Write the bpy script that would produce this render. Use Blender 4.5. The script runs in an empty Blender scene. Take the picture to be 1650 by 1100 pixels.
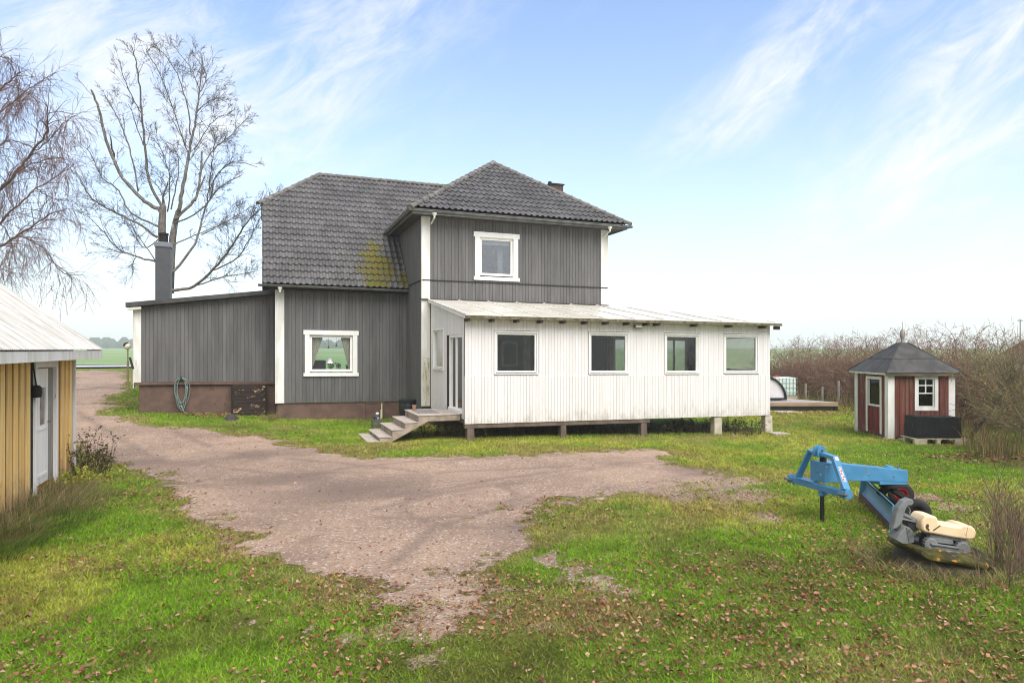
import bpy, bmesh, math, random
import numpy as np
from mathutils import Vector, Matrix
random.seed(7); rng = np.random.default_rng(11)
scn = bpy.context.scene; COL = scn.collection
R = math.radians
# ------------------------------------------------------------------ camera frame (X along the house front, Y away from it)
HY, F, H = 562.0, 1100.0, 2.5
A = math.atan(400/1100); sa, ca = math.sin(A), math.cos(A)
def ray(px):
    t = (px-825)/F; return sa+t*ca, ca-t*sa
def at(px, py, D):
    rx, ry = ray(px); return Vector((D*rx, D*ry, H+(HY-py)/F*D))
def onY(px, py, Y): return at(px, py, Y/ray(px)[1])
def onX(px, py, X): return at(px, py, X/ray(px)[0])
def sm(t): t = np.clip(t, 0, 1); return t*t*(3-2*t)
def gz(x, y):
    """height of the ground"""
    x = np.asarray(x, float); y = np.asarray(y, float)
    up = 1.3*np.clip((y-16)/28, 0, 1)**1.2*sm((4-x)/9)
    far = 1.3*sm((y-38)/60)*(1-sm((4-x)/9)) + 1.6*np.clip((y-60)/500, 0, 1)
    dn = -.2*sm((x-5)/10)*sm((y-6)/8)*(1-sm((y-38)/60))
    return up+far+dn
def onG(px, py):
    z = 0.0
    for _ in range(30):
        D = (H-z)*F/(py-HY); rx, ry = ray(px); z = .5*z+.5*float(gz(D*rx, D*ry))
    return Vector((D*rx, D*ry, z))
def vn(x, y, s, seed=0):
    """value noise, vectorised"""
    x = np.asarray(x, float)/s+1000.3; y = np.asarray(y, float)/s+1000.7
    T = np.random.default_rng(seed).random((256, 256))
    i = np.floor(x).astype(int); j = np.floor(y).astype(int); u = sm(x-i); v = sm(y-j)
    g = lambda a, b: T[a & 255, b & 255]
    return (g(i,j)*(1-u)+g(i+1,j)*u)*(1-v)+(g(i,j+1)*(1-u)+g(i+1,j+1)*u)*v
def fbm(x, y, s, seed=0): return (vn(x,y,s,seed)+.5*vn(x,y,s/2.1,seed+1)+.25*vn(x,y,s/4.3,seed+2))/1.75

# ------------------------------------------------------------------ node helpers
class NT:
    def __init__(s, nt): s.t = nt; s.n = nt.nodes; s.l = nt.links
    def new(s, ty, **kw):
        n = s.n.new(ty)
        for k, v in kw.items(): setattr(n, k, v)
        return n
    def set(s, sock, v):
        if hasattr(v, 'is_linked') or isinstance(v, bpy.types.NodeSocket): s.l.new(v, sock)
        else: sock.default_value = v
    def m(s, op, a, b=0.0, c=None, clamp=False):
        n = s.new('ShaderNodeMath', operation=op, use_clamp=clamp); s.set(n.inputs[0], a); s.set(n.inputs[1], b)
        if c is not None: s.set(n.inputs[2], c)
        return n.outputs[0]
    def mix(s, f, a, b, bl='MIX'):
        n = s.new('ShaderNodeMix', data_type='RGBA', blend_type=bl); s.set(n.inputs[0], f)
        for i, v in ((6, a), (7, b)):
            if isinstance(v, tuple): v = tuple(v)+(1.0,) if len(v) == 3 else v
            s.set(n.inputs[i], v)
        return n.outputs[2]
    def ss(s, v, lo, hi):
        n = s.new('ShaderNodeMapRange', interpolation_type='SMOOTHSTEP'); s.set(n.inputs[0], v); n.inputs[1].default_value = lo; n.inputs[2].default_value = hi
        return n.outputs[0]
    def noise(s, vec, scale, detail=5, rough=.55, dist=0):
        n = s.new('ShaderNodeTexNoise'); n.inputs['Scale'].default_value = scale; n.inputs['Detail'].default_value = detail
        n.inputs['Roughness'].default_value = rough; n.inputs['Distortion'].default_value = dist
        if vec is not None: s.l.new(vec, n.inputs['Vector'])
        return n.outputs['Fac']
    def coord(s, stretch=None, kind='Object'):
        c = s.new('ShaderNodeTexCoord').outputs[kind]
        if stretch:
            mp = s.new('ShaderNodeMapping'); mp.inputs['Scale'].default_value = stretch; s.l.new(c, mp.inputs['Vector']); return mp.outputs[0]
        return c
    def attr(s, name, out='Fac'):
        n = s.new('ShaderNodeAttribute'); n.attribute_name = name; return n.outputs[out]
    def bump(s, h, strength, dist=.01):
        n = s.new('ShaderNodeBump'); n.inputs['Strength'].default_value = strength; n.inputs['Distance'].default_value = dist; s.l.new(h, n.inputs['Height']); return n.outputs[0]
def newmat(name):
    m = bpy.data.materials.new(name); m.use_nodes = True; t = NT(m.node_tree)
    return m, t, m.node_tree.nodes['Principled BSDF'], m.node_tree.nodes['Material Output']
def M(name, c1, c2=None, scale=6, rough=.7, bump=0, bs=None, st=None, isl=0, metal=0, spots=(), spec=.35, lo=.35, hi=.65, bd=.01, splash=None):
    """plain surface: two tones of noise, tone per board (isl), patches of wear (colour, scale, lo, hi, stretch), fine relief"""
    m, t, b, o = newmat(name); co = t.coord(st)
    col = t.mix(t.ss(t.noise(co, scale), lo, hi), c1, c2 or tuple(.8*x for x in c1))
    if isl:
        g = t.new('ShaderNodeNewGeometry').outputs['Random Per Island']
        f = t.m('MULTIPLY_ADD', g, 2*isl, 1-isl); cb = t.new('ShaderNodeCombineColor')
        for i in range(3): t.l.new(f, cb.inputs[i])
        col = t.mix(1.0, col, cb.outputs[0], 'MULTIPLY')
    for sp in spots:
        c, sc, l, h = sp[:4]
        col = t.mix(t.ss(t.noise(t.coord(sp[4] if len(sp) > 4 else None), sc, 6, .65), l, h), col, c)
    if splash:          # dirt thrown up by rain along the foot of a wall: colour, height where it ends
        s = t.new('ShaderNodeSeparateXYZ'); t.l.new(t.coord(), s.inputs[0]); k = t.m('MULTIPLY_ADD', s.outputs[2], -1.0/splash[1], 1.0)
        k = t.m('ADD', t.m('MULTIPLY', k, .9), t.m('MULTIPLY_ADD', t.noise(t.coord((1,1,.5)), 5, 7, .75), 1.6, -1.0)); col = t.mix(t.m('MULTIPLY', t.ss(k, .12, .75), splash[2]), col, splash[0])
    t.l.new(col, b.inputs['Base Color']); b.inputs['Roughness'].default_value = rough; b.inputs['Metallic'].default_value = metal
    b.inputs['Specular IOR Level'].default_value = spec
    if bump: t.l.new(t.bump(t.noise(t.coord(st), bs or scale*6, 6, .65), bump, bd), b.inputs['Normal'])
    return m
def glassmat(name, tint, gloss=1.0):
    m, t, b, o = newmat(name); t.n.remove(b)
    tr = t.new('ShaderNodeBsdfTransparent'); tr.inputs[0].default_value = tint+(1,)
    gl = t.new('ShaderNodeBsdfGlossy'); gl.inputs['Roughness'].default_value = .02
    fr = t.new('ShaderNodeFresnel'); fr.inputs[0].default_value = 1.5
    mx = t.new('ShaderNodeMixShader'); t.l.new(t.m('MULTIPLY', fr.outputs[0], 1.8*gloss, clamp=True), mx.inputs[0])
    t.l.new(tr.outputs[0], mx.inputs[1]); t.l.new(gl.outputs[0], mx.inputs[2]); t.l.new(mx.outputs[0], o.inputs[0])
    return m

# ------------------------------------------------------------------ mesh builder
ROOT = {}
KX = .009
def shear(v): return (v[0], v[1], v[2]-KX*(v[0]-5))          # the old house has settled a little towards one end
class MB:
    def __init__(s, post=None): s.v = []; s.f = []; s.post = post
    def add(s, vs, fs):
        b = len(s.v); s.v += [tuple(v) for v in vs]; s.f += [tuple(b+i for i in f) for f in fs]
    def hexa(s, p):      # p: 4 bottom, 4 top, same order
        s.add(p, [(3,2,1,0),(4,5,6,7),(0,1,5,4),(1,2,6,5),(2,3,7,6),(3,0,4,7)])
    def box(s, x0,x1,y0,y1,z0,z1):
        s.hexa([(x0,y0,z0),(x1,y0,z0),(x1,y1,z0),(x0,y1,z0),(x0,y0,z1),(x1,y0,z1),(x1,y1,z1),(x0,y1,z1)])
    def fb(s, fr, u0,u1,n0,n1,zb,zt):    # box in a wall frame (O, U, N); zb / zt may be pairs for sloping ends
        O,U,N = fr; zb = zb if isinstance(zb, tuple) else (zb,zb); zt = zt if isinstance(zt, tuple) else (zt,zt)
        P = lambda u,n,z: O+U*u+N*n+Vector((0,0,z))
        s.hexa([P(u0,n1,zb[0]),P(u1,n1,zb[1]),P(u1,n0,zb[1]),P(u0,n0,zb[0]),P(u0,n1,zt[0]),P(u1,n1,zt[1]),P(u1,n0,zt[1]),P(u0,n0,zt[0])])
    def beam(s, a, b, w, h, up=(0,0,1)):   # rectangular bar from a to b
        a = Vector(a); b = Vector(b); d = (b-a).normalized(); up = Vector(up); x = d.cross(up)
        if x.length < 1e-4: x = d.cross(Vector((1,0,0)))
        x.normalize(); y = x.cross(d); x = x*w/2; y = y*h/2
        s.hexa([a-x-y,a+x-y,b+x-y,b-x-y,a-x+y,a+x+y,b+x+y,b-x+y])
    def prism(s, poly, fr, n0, n1):        # polygon (u,z) in wall frame extruded n0..n1
        O,U,N = fr; k = len(poly); P = lambda u,n,z: O+U*u+N*n+Vector((0,0,z))
        s.add([P(u,n0,z) for u,z in poly]+[P(u,n1,z) for u,z in poly], [tuple(range(k))[::-1], tuple(range(k,2*k))]+[(i,(i+1)%k,k+(i+1)%k,k+i) for i in range(k)])
    def tube(s, pts, r, n=6, cap=True):
        pts = [Vector(p) for p in pts]; k = len(pts); r = r if hasattr(r, '__len__') else [r]*k
        d = (pts[1]-pts[0]).normalized(); x = d.orthogonal().normalized(); vs = []
        for i, p in enumerate(pts):
            d = (pts[min(i+1,k-1)]-pts[max(i-1,0)])
            if d.length < 1e-7: d = Vector((0,0,1))
            d.normalize(); x = x-d*x.dot(d)
            if x.length < 1e-5: x = d.orthogonal()
            x.normalize(); y = d.cross(x)
            for j in range(n):
                a = 2*math.pi*j/n; vs.append(p+(x*math.cos(a)+y*math.sin(a))*r[i])
        fs = [(i*n+j, i*n+(j+1)%n, (i+1)*n+(j+1)%n, (i+1)*n+j) for i in range(k-1) for j in range(n)]
        if cap: fs += [tuple(range(n))[::-1], tuple((k-1)*n+j for j in range(n))]
        s.add(vs, fs)
    def lathe(s, c, prof, n=16, axis=(0,0,1), ring=False):  # prof: (radius, height along axis)
        c = Vector(c); q = Vector((0,0,1)).rotation_difference(Vector(axis).normalized()); k = len(prof); vs = []
        for r, h in prof:
            for j in range(n):
                a = 2*math.pi*j/n; vs.append(c+q @ Vector((r*math.cos(a), r*math.sin(a), h)))
        fs = [(i*n+j, i*n+(j+1)%n, (i+1)*n+(j+1)%n, (i+1)*n+j) for i in range(k-1) for j in range(n)]
        fs += [((k-1)*n+j, (k-1)*n+(j+1)%n, (j+1)%n, j) for j in range(n)] if ring else [tuple(range(n))[::-1], tuple((k-1)*n+j for j in range(n))]
        s.add(vs, fs)
    def build(s, name, mat, parent=None, label=None, smooth=False, bevel=0, local=False):
        vs = [s.post(v) for v in s.v] if s.post else s.v
        me = bpy.data.meshes.new(name); off = Vector((0,0,0))
        if parent is not None and not local: off = ROOT.get(parent.name, off)
        if off.length: vs = [(v[0]-off.x, v[1]-off.y, v[2]-off.z) for v in vs]
        me.from_pydata([tuple(v) for v in vs], [], s.f); me.materials.append(mat)
        o = bpy.data.objects.new(name, me); COL.objects.link(o)
        if parent is not None: o.parent = parent; ROOT[o.name] = off if not local else Vector((0,0,0))
        if smooth:
            me.polygons.foreach_set('use_smooth', [True]*len(me.polygons))
            if smooth is not True: me.set_sharp_from_angle(angle=R(smooth))
        if bevel:
            b = o.modifiers.new('bevel', 'BEVEL'); b.width = bevel; b.segments = 2; b.limit_method = 'ANGLE'; b.angle_limit = R(40)
        if label: o['label'] = label
        return o
def tag(o, label, cat, group=None, kind=None):
    o['label'] = label; o['category'] = cat
    if group: o['group'] = group
    if kind: o['kind'] = kind
    return o
def thing(name, loc, label, cat, group=None, rz=0):
    o = bpy.data.objects.new(name, None); COL.objects.link(o); o.location = loc; o.rotation_euler.z = rz; o.empty_display_size = .2
    ROOT[o.name] = Vector(loc); return tag(o, label, cat, group)
def struct(o): o['kind'] = 'structure'; return o
def copy_tree(o, parent=None):
    c = o.copy(); COL.objects.link(c)
    if parent is not None: c.parent = parent
    for ch in [k for k in bpy.data.objects if k.parent == o]: copy_tree(ch, c)
    return c
def npmesh(name, V, Fc, mat, k, col=None, smooth=False):
    """mesh straight from numpy: V (n,3), Fc (m,k)"""
    me = bpy.data.meshes.new(name); n, m = len(V), len(Fc)
    me.vertices.add(n); me.vertices.foreach_set('co', np.ascontiguousarray(V, np.float32).ravel())
    me.loops.add(m*k); me.loops.foreach_set('vertex_index', np.ascontiguousarray(Fc, np.int32).ravel())
    me.polygons.add(m); me.polygons.foreach_set('loop_start', np.arange(0, m*k, k, dtype=np.int32)); me.polygons.foreach_set('loop_total', np.full(m, k, np.int32))
    if smooth: me.polygons.foreach_set('use_smooth', np.ones(m, bool))
    if col is not None:
        a = me.color_attributes.new('tone', 'FLOAT_COLOR', 'POINT'); c4 = np.ones((n,4), np.float32); c4[:,:3] = col; a.data.foreach_set('color', c4.ravel())
    me.update(calc_edges=True); me.validate(); me.materials.append(mat)
    o = bpy.data.objects.new(name, me); COL.objects.link(o); return o

# ------------------------------------------------------------------ camera, sun, sky
cam = bpy.data.objects.new('camera', bpy.data.cameras.new('camera')); COL.objects.link(cam); scn.camera = cam
cam.location = (0,0,H); cam.rotation_euler = (R(90), 0, -A)
cam.data.sensor_width = 36; cam.data.lens = 36*F/1650; cam.data.shift_y = 12/1650; cam.data.clip_end = 5000; cam.data.clip_start = .05
sdir = Vector((.10,-.62,.78)).normalized()
sun = bpy.data.objects.new('sun', bpy.data.lights.new('sun', 'SUN')); COL.objects.link(sun)
sun.rotation_euler = sdir.to_track_quat('Z', 'Y').to_euler(); sun.data.energy = 2.4; sun.data.angle = R(50); sun.data.color = (1.0,.968,.93)
w = bpy.data.worlds.new('World'); scn.world = w; w.use_nodes = True
t = NT(w.node_tree); bg = t.n['Background']; wo = t.n['World Output']
sky = t.new('ShaderNodeTexSky'); sky.sky_type = 'NISHITA'; sky.sun_disc = False
sky.sun_elevation = math.asin(sdir.z); sky.sun_rotation = math.atan2(sdir.x, sdir.y); sky.air_density = 1.0; sky.dust_density = .6; sky.ozone_density = 2.0
d = t.new('ShaderNodeTexCoord').outputs['Generated']; sx = t.new('ShaderNodeSeparateXYZ'); t.l.new(d, sx.inputs[0]); x_, y_, z_ = sx.outputs
az = t.m('ARCTAN2', x_, y_); el = t.m('ARCSINE', z_)
def rot(deg):
    c, s_ = math.cos(R(deg)), math.sin(R(deg))
    return (t.m('ADD', t.m('MULTIPLY', az, c), t.m('MULTIPLY', el, s_)), t.m('SUBTRACT', t.m('MULTIPLY', el, c), t.m('MULTIPLY', az, s_)))
u_, v_ = rot(33)
def vec(a, b, c=0.0):
    n = t.new('ShaderNodeCombineXYZ'); t.set(n.inputs[0], a); t.set(n.inputs[1], b); t.set(n.inputs[2], c); return n.outputs[0]
def bumpat(q, c, wd): return t.m('POWER', 2.718, t.m('MULTIPLY', t.m('POWER', t.m('ABSOLUTE', t.m('DIVIDE', t.m('SUBTRACT', q, c), wd)), 2.0), -1.0))
fine = t.noise(vec(t.m('MULTIPLY', u_, 2.6), t.m('MULTIPLY', v_, 7.5)), 2.8, 12, .70, .6)
soft = t.noise(vec(t.m('MULTIPLY', u_, 1.0), t.m('MULTIPLY', v_, 1.8), 3.0), 2.4, 6, .5, .2)
def uv0(px, py):
    a_ = A+math.atan((px-825)/F); e_ = math.atan((HY-py)/F*math.cos(a_-A)); c, s_ = math.cos(R(33)), math.sin(R(33))
    return a_*c+e_*s_, e_*c-a_*s_
band = 0.0
for (px, py, wu, wv, g) in ((1230,135,.22,.055,.33), (1480,270,.26,.07,.40), (1600,470,.4,.09,.20), (300,120,.26,.12,.19), (90,60,.2,.08,.18), (470,230,.2,.10,.20), (1560,60,.12,.04,.3), (640,40,.2,.05,.12)):
    u0, v0 = uv0(px, py)
    band = t.m('ADD', t.m('MULTIPLY', t.m('MULTIPLY', bumpat(u_, u0, wu), bumpat(v_, v0, wv)), g), band)
fc = t.m('ADD', t.m('MULTIPLY', fine, .40), t.m('ADD', t.m('MULTIPLY', soft, .62), t.m('MULTIPLY', band, t.m('MULTIPLY_ADD', fine, 2.6, -.35))))
behind = t.ss(t.m('ADD', t.m('MULTIPLY', x_, -sa), t.m('MULTIPLY', y_, -ca)), -.62, -.05)      # unseen cloud cover added behind and beside the camera as neutral white fill light
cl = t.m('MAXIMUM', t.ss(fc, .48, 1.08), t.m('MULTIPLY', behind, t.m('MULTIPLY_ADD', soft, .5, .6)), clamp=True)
hz = t.m('MULTIPLY', t.m('POWER', 2.718, t.m('MULTIPLY', t.m('MAXIMUM', el, 0.0), -4.9)), 1.0, clamp=True)
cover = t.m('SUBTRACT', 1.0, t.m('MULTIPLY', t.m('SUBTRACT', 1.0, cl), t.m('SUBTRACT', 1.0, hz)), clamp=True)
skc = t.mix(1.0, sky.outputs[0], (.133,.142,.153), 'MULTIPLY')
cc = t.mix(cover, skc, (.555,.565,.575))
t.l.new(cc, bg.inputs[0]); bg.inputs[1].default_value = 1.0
vs_ = scn.view_settings; vs_.view_transform = 'Standard'; vs_.look = 'None'; vs_.exposure = .92; vs_.gamma = 1
scn.cycles.max_bounces = 8; scn.cycles.transparent_max_bounces = 24; scn.cycles.volume_bounces = 1
scn.cycles.use_denoising = True; scn.cycles.filter_width = 1.05
# ------------------------------------------------------------------ materials
m_grey = M('grey siding', (.100,.0955,.094), (.132,.126,.123), 5, .75, .25, 60, (1,1,.12), isl=.10, splash=((.085,.088,.060),1.5,.7), spots=(((.085,.082,.080),3,.60,.75,(3,3,.25)),))
m_grey2 = M('grey plaster siding', (.120,.111,.106), (.140,.130,.124), 4, .8, .3, 90)
m_crack = M('dark seam', (.025,.023,.022), None, 5, .9)
m_found = M('brown foundation render', (.150,.092,.070), (.105,.066,.052), 2.5, .9, .5, 40, spots=(((.060,.050,.030),1.6,.58,.75),((.17,.125,.10),9,.66,.78)))
m_white = M('white trim paint', (.80,.79,.77), (.74,.72,.68), 5, .55, .12, 40, (1,1,.3), spots=(((.50,.47,.40),3.0,.68,.86,(5,5,.6)),))
m_oldwhite = M('weathered white paint', (.76,.75,.72), (.62,.60,.54), 2.5, .65, .2, 50, (2,2,.4), spots=(((.36,.35,.26),2.2,.60,.80,(4,4,.5)),((.2,.17,.13),22,.70,.80,(1,1,.3))))
m_porch = M('white sunroom boards', (.745,.71,.70), (.68,.645,.63), 3.0, .62, .2, 60, (3,3,.2), isl=.035, splash=((.42,.37,.31),1.4,.8), spots=(((.60,.54,.50),5,.62,.82,(5,5,.35)),((.33,.28,.24),30,.76,.84,(1,1,.25))))
m_zinc = M('zinc gutter', (.22,.22,.22), (.14,.14,.135), 4, .45, 0, metal=.55, spots=(((.10,.11,.06),5,.6,.75),))
m_black = M('black plastic', (.012,.013,.012), (.02,.022,.02), 6, .5)
m_conc = M('weathered concrete', (.38,.305,.24), (.25,.20,.155), 4, .9, .6, 70, spots=(((.13,.115,.07),2.4,.52,.72,(1,1,.5)),((.50,.46,.42),14,.66,.74),((.10,.11,.05),6,.66,.76)))
m_tread = M('worn step tread', (.46,.39,.34), (.36,.31,.27), 6, .85, .5, 90, spots=(((.22,.18,.15),16,.62,.72),((.25,.21,.15),2,.58,.75)))
m_pier = M('pale concrete pier', (.55,.49,.40), (.42,.37,.28), 5, .9, .5, 50, spots=(((.20,.18,.10),5,.62,.76),))
m_wood = M('old grey brown timber', (.155,.115,.088), (.10,.074,.058), 5, .85, .4, 40, (1,1,.3))
m_darkwood = M('dark brown stain', (.06,.038,.027), (.04,.026,.02), 5, .7, .2, 40, (1,1,.2))
m_dgap = M('dark underside', (.02,.018,.015), None, 4, .95)
m_felt = M('black roofing felt', (.040,.038,.037), (.072,.068,.064), 3, .75, .35, 120, spots=(((.11,.10,.09),7,.62,.78),((.10,.085,.03),3.5,.68,.78)))
m_room = M('pale room wall', (.55,.53,.50), None, 4, .9)
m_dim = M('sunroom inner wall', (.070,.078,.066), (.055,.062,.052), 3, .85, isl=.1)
m_floor = M('plank floor', (.22,.16,.11), (.16,.11,.08), 4, .6)
m_glass = glassmat('window glass', (.95,.96,.95), .38)
m_glassdark = glassmat('door glass', (.40,.42,.41), .7)
def foggy():
    m, t, b, o = newmat('misted glass'); tr = t.new('ShaderNodeBsdfTransparent'); tr.inputs[0].default_value = (.9,.93,.9,1); tl = t.new('ShaderNodeBsdfTranslucent'); tl.inputs[0].default_value = (.52,.53,.38,1)
    mx = t.new('ShaderNodeMixShader'); t.l.new(t.ss(t.noise(t.coord((1,1,.5)), 3, 5), .3, .7), mx.inputs[0]); mx2 = t.new('ShaderNodeMixShader'); mx2.inputs[0].default_value = .55
    b.inputs['Base Color'].default_value = (.5,.55,.46,1); b.inputs['Roughness'].default_value = .3
    t.l.new(tl.outputs[0], mx2.inputs[1]); t.l.new(tr.outputs[0], mx2.inputs[2]); t.l.new(mx2.outputs[0], o.inputs[0]); return m
m_fog = foggy()
m_glassup = glassmat('sky reflecting glass', (.85,.86,.88), 2.6)
m_shedglass = glassmat('dusty dark glass', (.16,.17,.17), .03)
m_curtain = M('linen curtain', (.50,.48,.40), (.42,.40,.33), 7, .9, .2, 60)
m_yellow = M('yellow ochre boards', (.84,.59,.25), (.76,.48,.16), 3, .75, .3, 50, (2,2,.18), isl=.10, splash=((.23,.16,.10),1.0,.8), spots=(((.70,.62,.47),3.2,.56,.74,(5,5,.35)),((.30,.20,.10),14,.70,.80,(1,1,.2))))
m_ochre = M('brown ochre backing', (.36,.165,.03), (.27,.12,.022), 3, .8, .3, 50, (2,2,.18), isl=.1)
m_peel = M('peeling white door paint', (.86,.83,.80), (.76,.73,.69), 3, .7, .3, 50, (3,3,.3), spots=(((.20,.175,.15),6,.66,.72,(3,3,.5)),((.30,.27,.24),20,.68,.74)))
m_greywood = M('bare grey wood', (.34,.31,.27), (.19,.17,.15), 4, .85, .4, 50, (8,8,.4))
m_tin = M('corrugated cement sheet', (.64,.60,.555), (.53,.50,.46), 1.2, .75, .25, 60, (1,.35,1), spots=(((.36,.33,.29),2.4,.47,.62,(.35,6,.35)),((.66,.65,.63),3,.6,.75)))
m_conv = M('blue machine paint', (.070,.24,.42), (.055,.20,.36), 4, .42, .10, 30, spots=(((.10,.17,.22),7,.60,.72),((.17,.075,.04),17,.70,.74),((.20,.36,.48),3,.60,.8)))
m_mossboard = M('mossy white board', (.66,.63,.56), (.52,.49,.40), 3, .75, .2, 50, (2,2,.4), spots=(((.27,.26,.12),3.2,.48,.66,(5,5,.6)),((.16,.14,.09),14,.62,.74,(1,1,.4))))
m_blade = M('worn blue blade', (.10,.25,.36), (.09,.22,.32), 5, .5, .15, 20, spots=(((.19,.10,.06),4,.66,.78),((.25,.30,.34),13,.68,.78)))
m_rust = M('rusty steel edge', (.13,.065,.040), (.075,.045,.035), 8, .85, .5, 50)
m_steel = M('dull steel', (.22,.22,.21), (.14,.14,.135), 6, .5, .1, 30, metal=.6)
m_red = M('red rim paint', (.42,.012,.016), (.32,.01,.012), 5, .4)
m_rubber = M('tyre rubber', (.018,.018,.019), (.030,.030,.030), 8, .75, .3, 60)
m_cream = M('faded cream plastic', (.78,.60,.38), (.74,.54,.33), 3, .5, .05, 20, spots=(((.66,.42,.30),2.5,.55,.75),((.42,.34,.22),18,.68,.78),((.30,.25,.14),6,.62,.78)))
m_gplast = M('faded grey plastic', (.20,.205,.205), (.145,.15,.15), 6, .55, .2, 40, spots=(((.30,.30,.29),11,.64,.76),))
m_dplast = M('dark grey plastic', (.055,.056,.062), (.04,.04,.045), 6, .5, .1, 30)
m_moss = M('mossy well lid', (.11,.105,.018), (.040,.034,.014), 5, .95, 1, 30, spots=(((.50,.20,.025),7.0,.60,.66),((.16,.14,.11),9,.60,.68)), bd=.03)
m_ring = M('dark concrete ring', (.13,.10,.075), (.07,.06,.045), 4, .95, .6, 40, spots=(((.07,.08,.025),4,.55,.7),))
m_redwood = M('faded red boards', (.185,.040,.026), (.125,.030,.022), 4, .85, .4, 50, (3,3,.2), isl=.22, spots=(((.25,.19,.145),2.6,.50,.68,(6,6,.45)),((.10,.075,.06),6,.60,.74,(6,6,.5))))
m_redworn = M('weathered red boards', (.150,.036,.024), (.105,.028,.020), 4, .9, .4, 50, (3,3,.2), isl=.22, spots=(((.155,.092,.062),2.2,.42,.68,(7,7,.45)),((.10,.075,.06),6,.56,.72,(6,6,.5))))
m_reddark = M('red door boards', (.17,.018,.018), (.12,.014,.014), 4, .7, .2, 50, (3,3,.3), isl=.15)
m_pale = M('pale pallet wood', (.50,.43,.32), (.38,.32,.235), 5, .85, .3, 40, (.4,2,2), spots=(((.22,.19,.12),5,.6,.75),))
m_tarp = M('black tarpaulin', (.008,.008,.010), (.014,.014,.016), 7, .6, .8, 9, bd=.03, spec=.25)
m_tank = M('milky tank plastic', (.66,.78,.72), (.60,.73,.66), 3, .4)
m_cage = M('galvanised cage', (.35,.37,.36), (.27,.29,.28), 6, .5, metal=.5)
m_deck = M('grey pink deck boards', (.40,.345,.325), (.31,.265,.25), 4, .85, .3, 40, isl=.12)
m_deckside = M('tan deck fascia', (.36,.27,.165), (.25,.185,.11), 4, .85, .3, 40, (.3,2,2))
m_hose = M('green garden hose', (.14,.20,.18), (.20,.25,.23), 6, .5)
m_hatch = M('peeling dark brown hatch', (.026,.015,.012), (.035,.021,.017), 4, .8, .4, 40, (1,1,3), isl=.2, spots=(((.55,.36,.20),4.2,.605,.63,(1,1,2.6)),))
m_clay = M('terracotta', (.36,.19,.13), (.28,.15,.10), 8, .85)
m_bark = M('grey bark', (.21,.185,.16), (.10,.088,.075), 3, .95, .8, 14, (4,4,1.2), bd=.03, spots=(((.48,.46,.42),1.6,.60,.74,(2,2,1)),((.17,.16,.07),2.2,.62,.78)))
m_twig = M('grey brown twig', (.135,.112,.098), (.09,.074,.064), 3, .95)
m_birch = M('birch bark', (.17,.13,.115), (.085,.06,.055), 4, .95, .6, 20)
m_btwig = M('reddish birch twig', (.16,.080,.058), (.10,.052,.042), 3, .95)
m_htwig = M('brown hedge twig', (.25,.148,.098), (.15,.092,.064), 2.5, .95)
m_htwig2 = M('olive hedge twig', (.21,.175,.09), (.13,.11,.06), 2.5, .95)
m_stone = M('field stone', (.42,.36,.31), (.28,.24,.21), 5, .9, .6, 30)
m_slab = M('pinkish paving slab', (.48,.39,.36), (.40,.33,.30), 5, .9, .3, 50)
m_tanlid = M('orange cap', (.55,.12,.05), None, 5, .5)
def leafmat(name, rough=.75, trans=.35):
    m, t, b, o = newmat(name); c = t.attr('tone', 'Color')
    t.l.new(c, b.inputs['Base Color']); b.inputs['Roughness'].default_value = rough; b.inputs['Specular IOR Level'].default_value = .25
    tl = t.new('ShaderNodeBsdfTranslucent'); t.l.new(c, tl.inputs[0]); mx = t.new('ShaderNodeMixShader'); mx.inputs[0].default_value = trans
    t.l.new(b.outputs[0], mx.inputs[1]); t.l.new(tl.outputs[0], mx.inputs[2]); t.l.new(mx.outputs[0], o.inputs[0]); return m
m_blades = leafmat('grass blades'); m_leaves = leafmat('fallen leaves', .8, .1); m_foli = leafmat('leaves', .7, .3)
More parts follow.
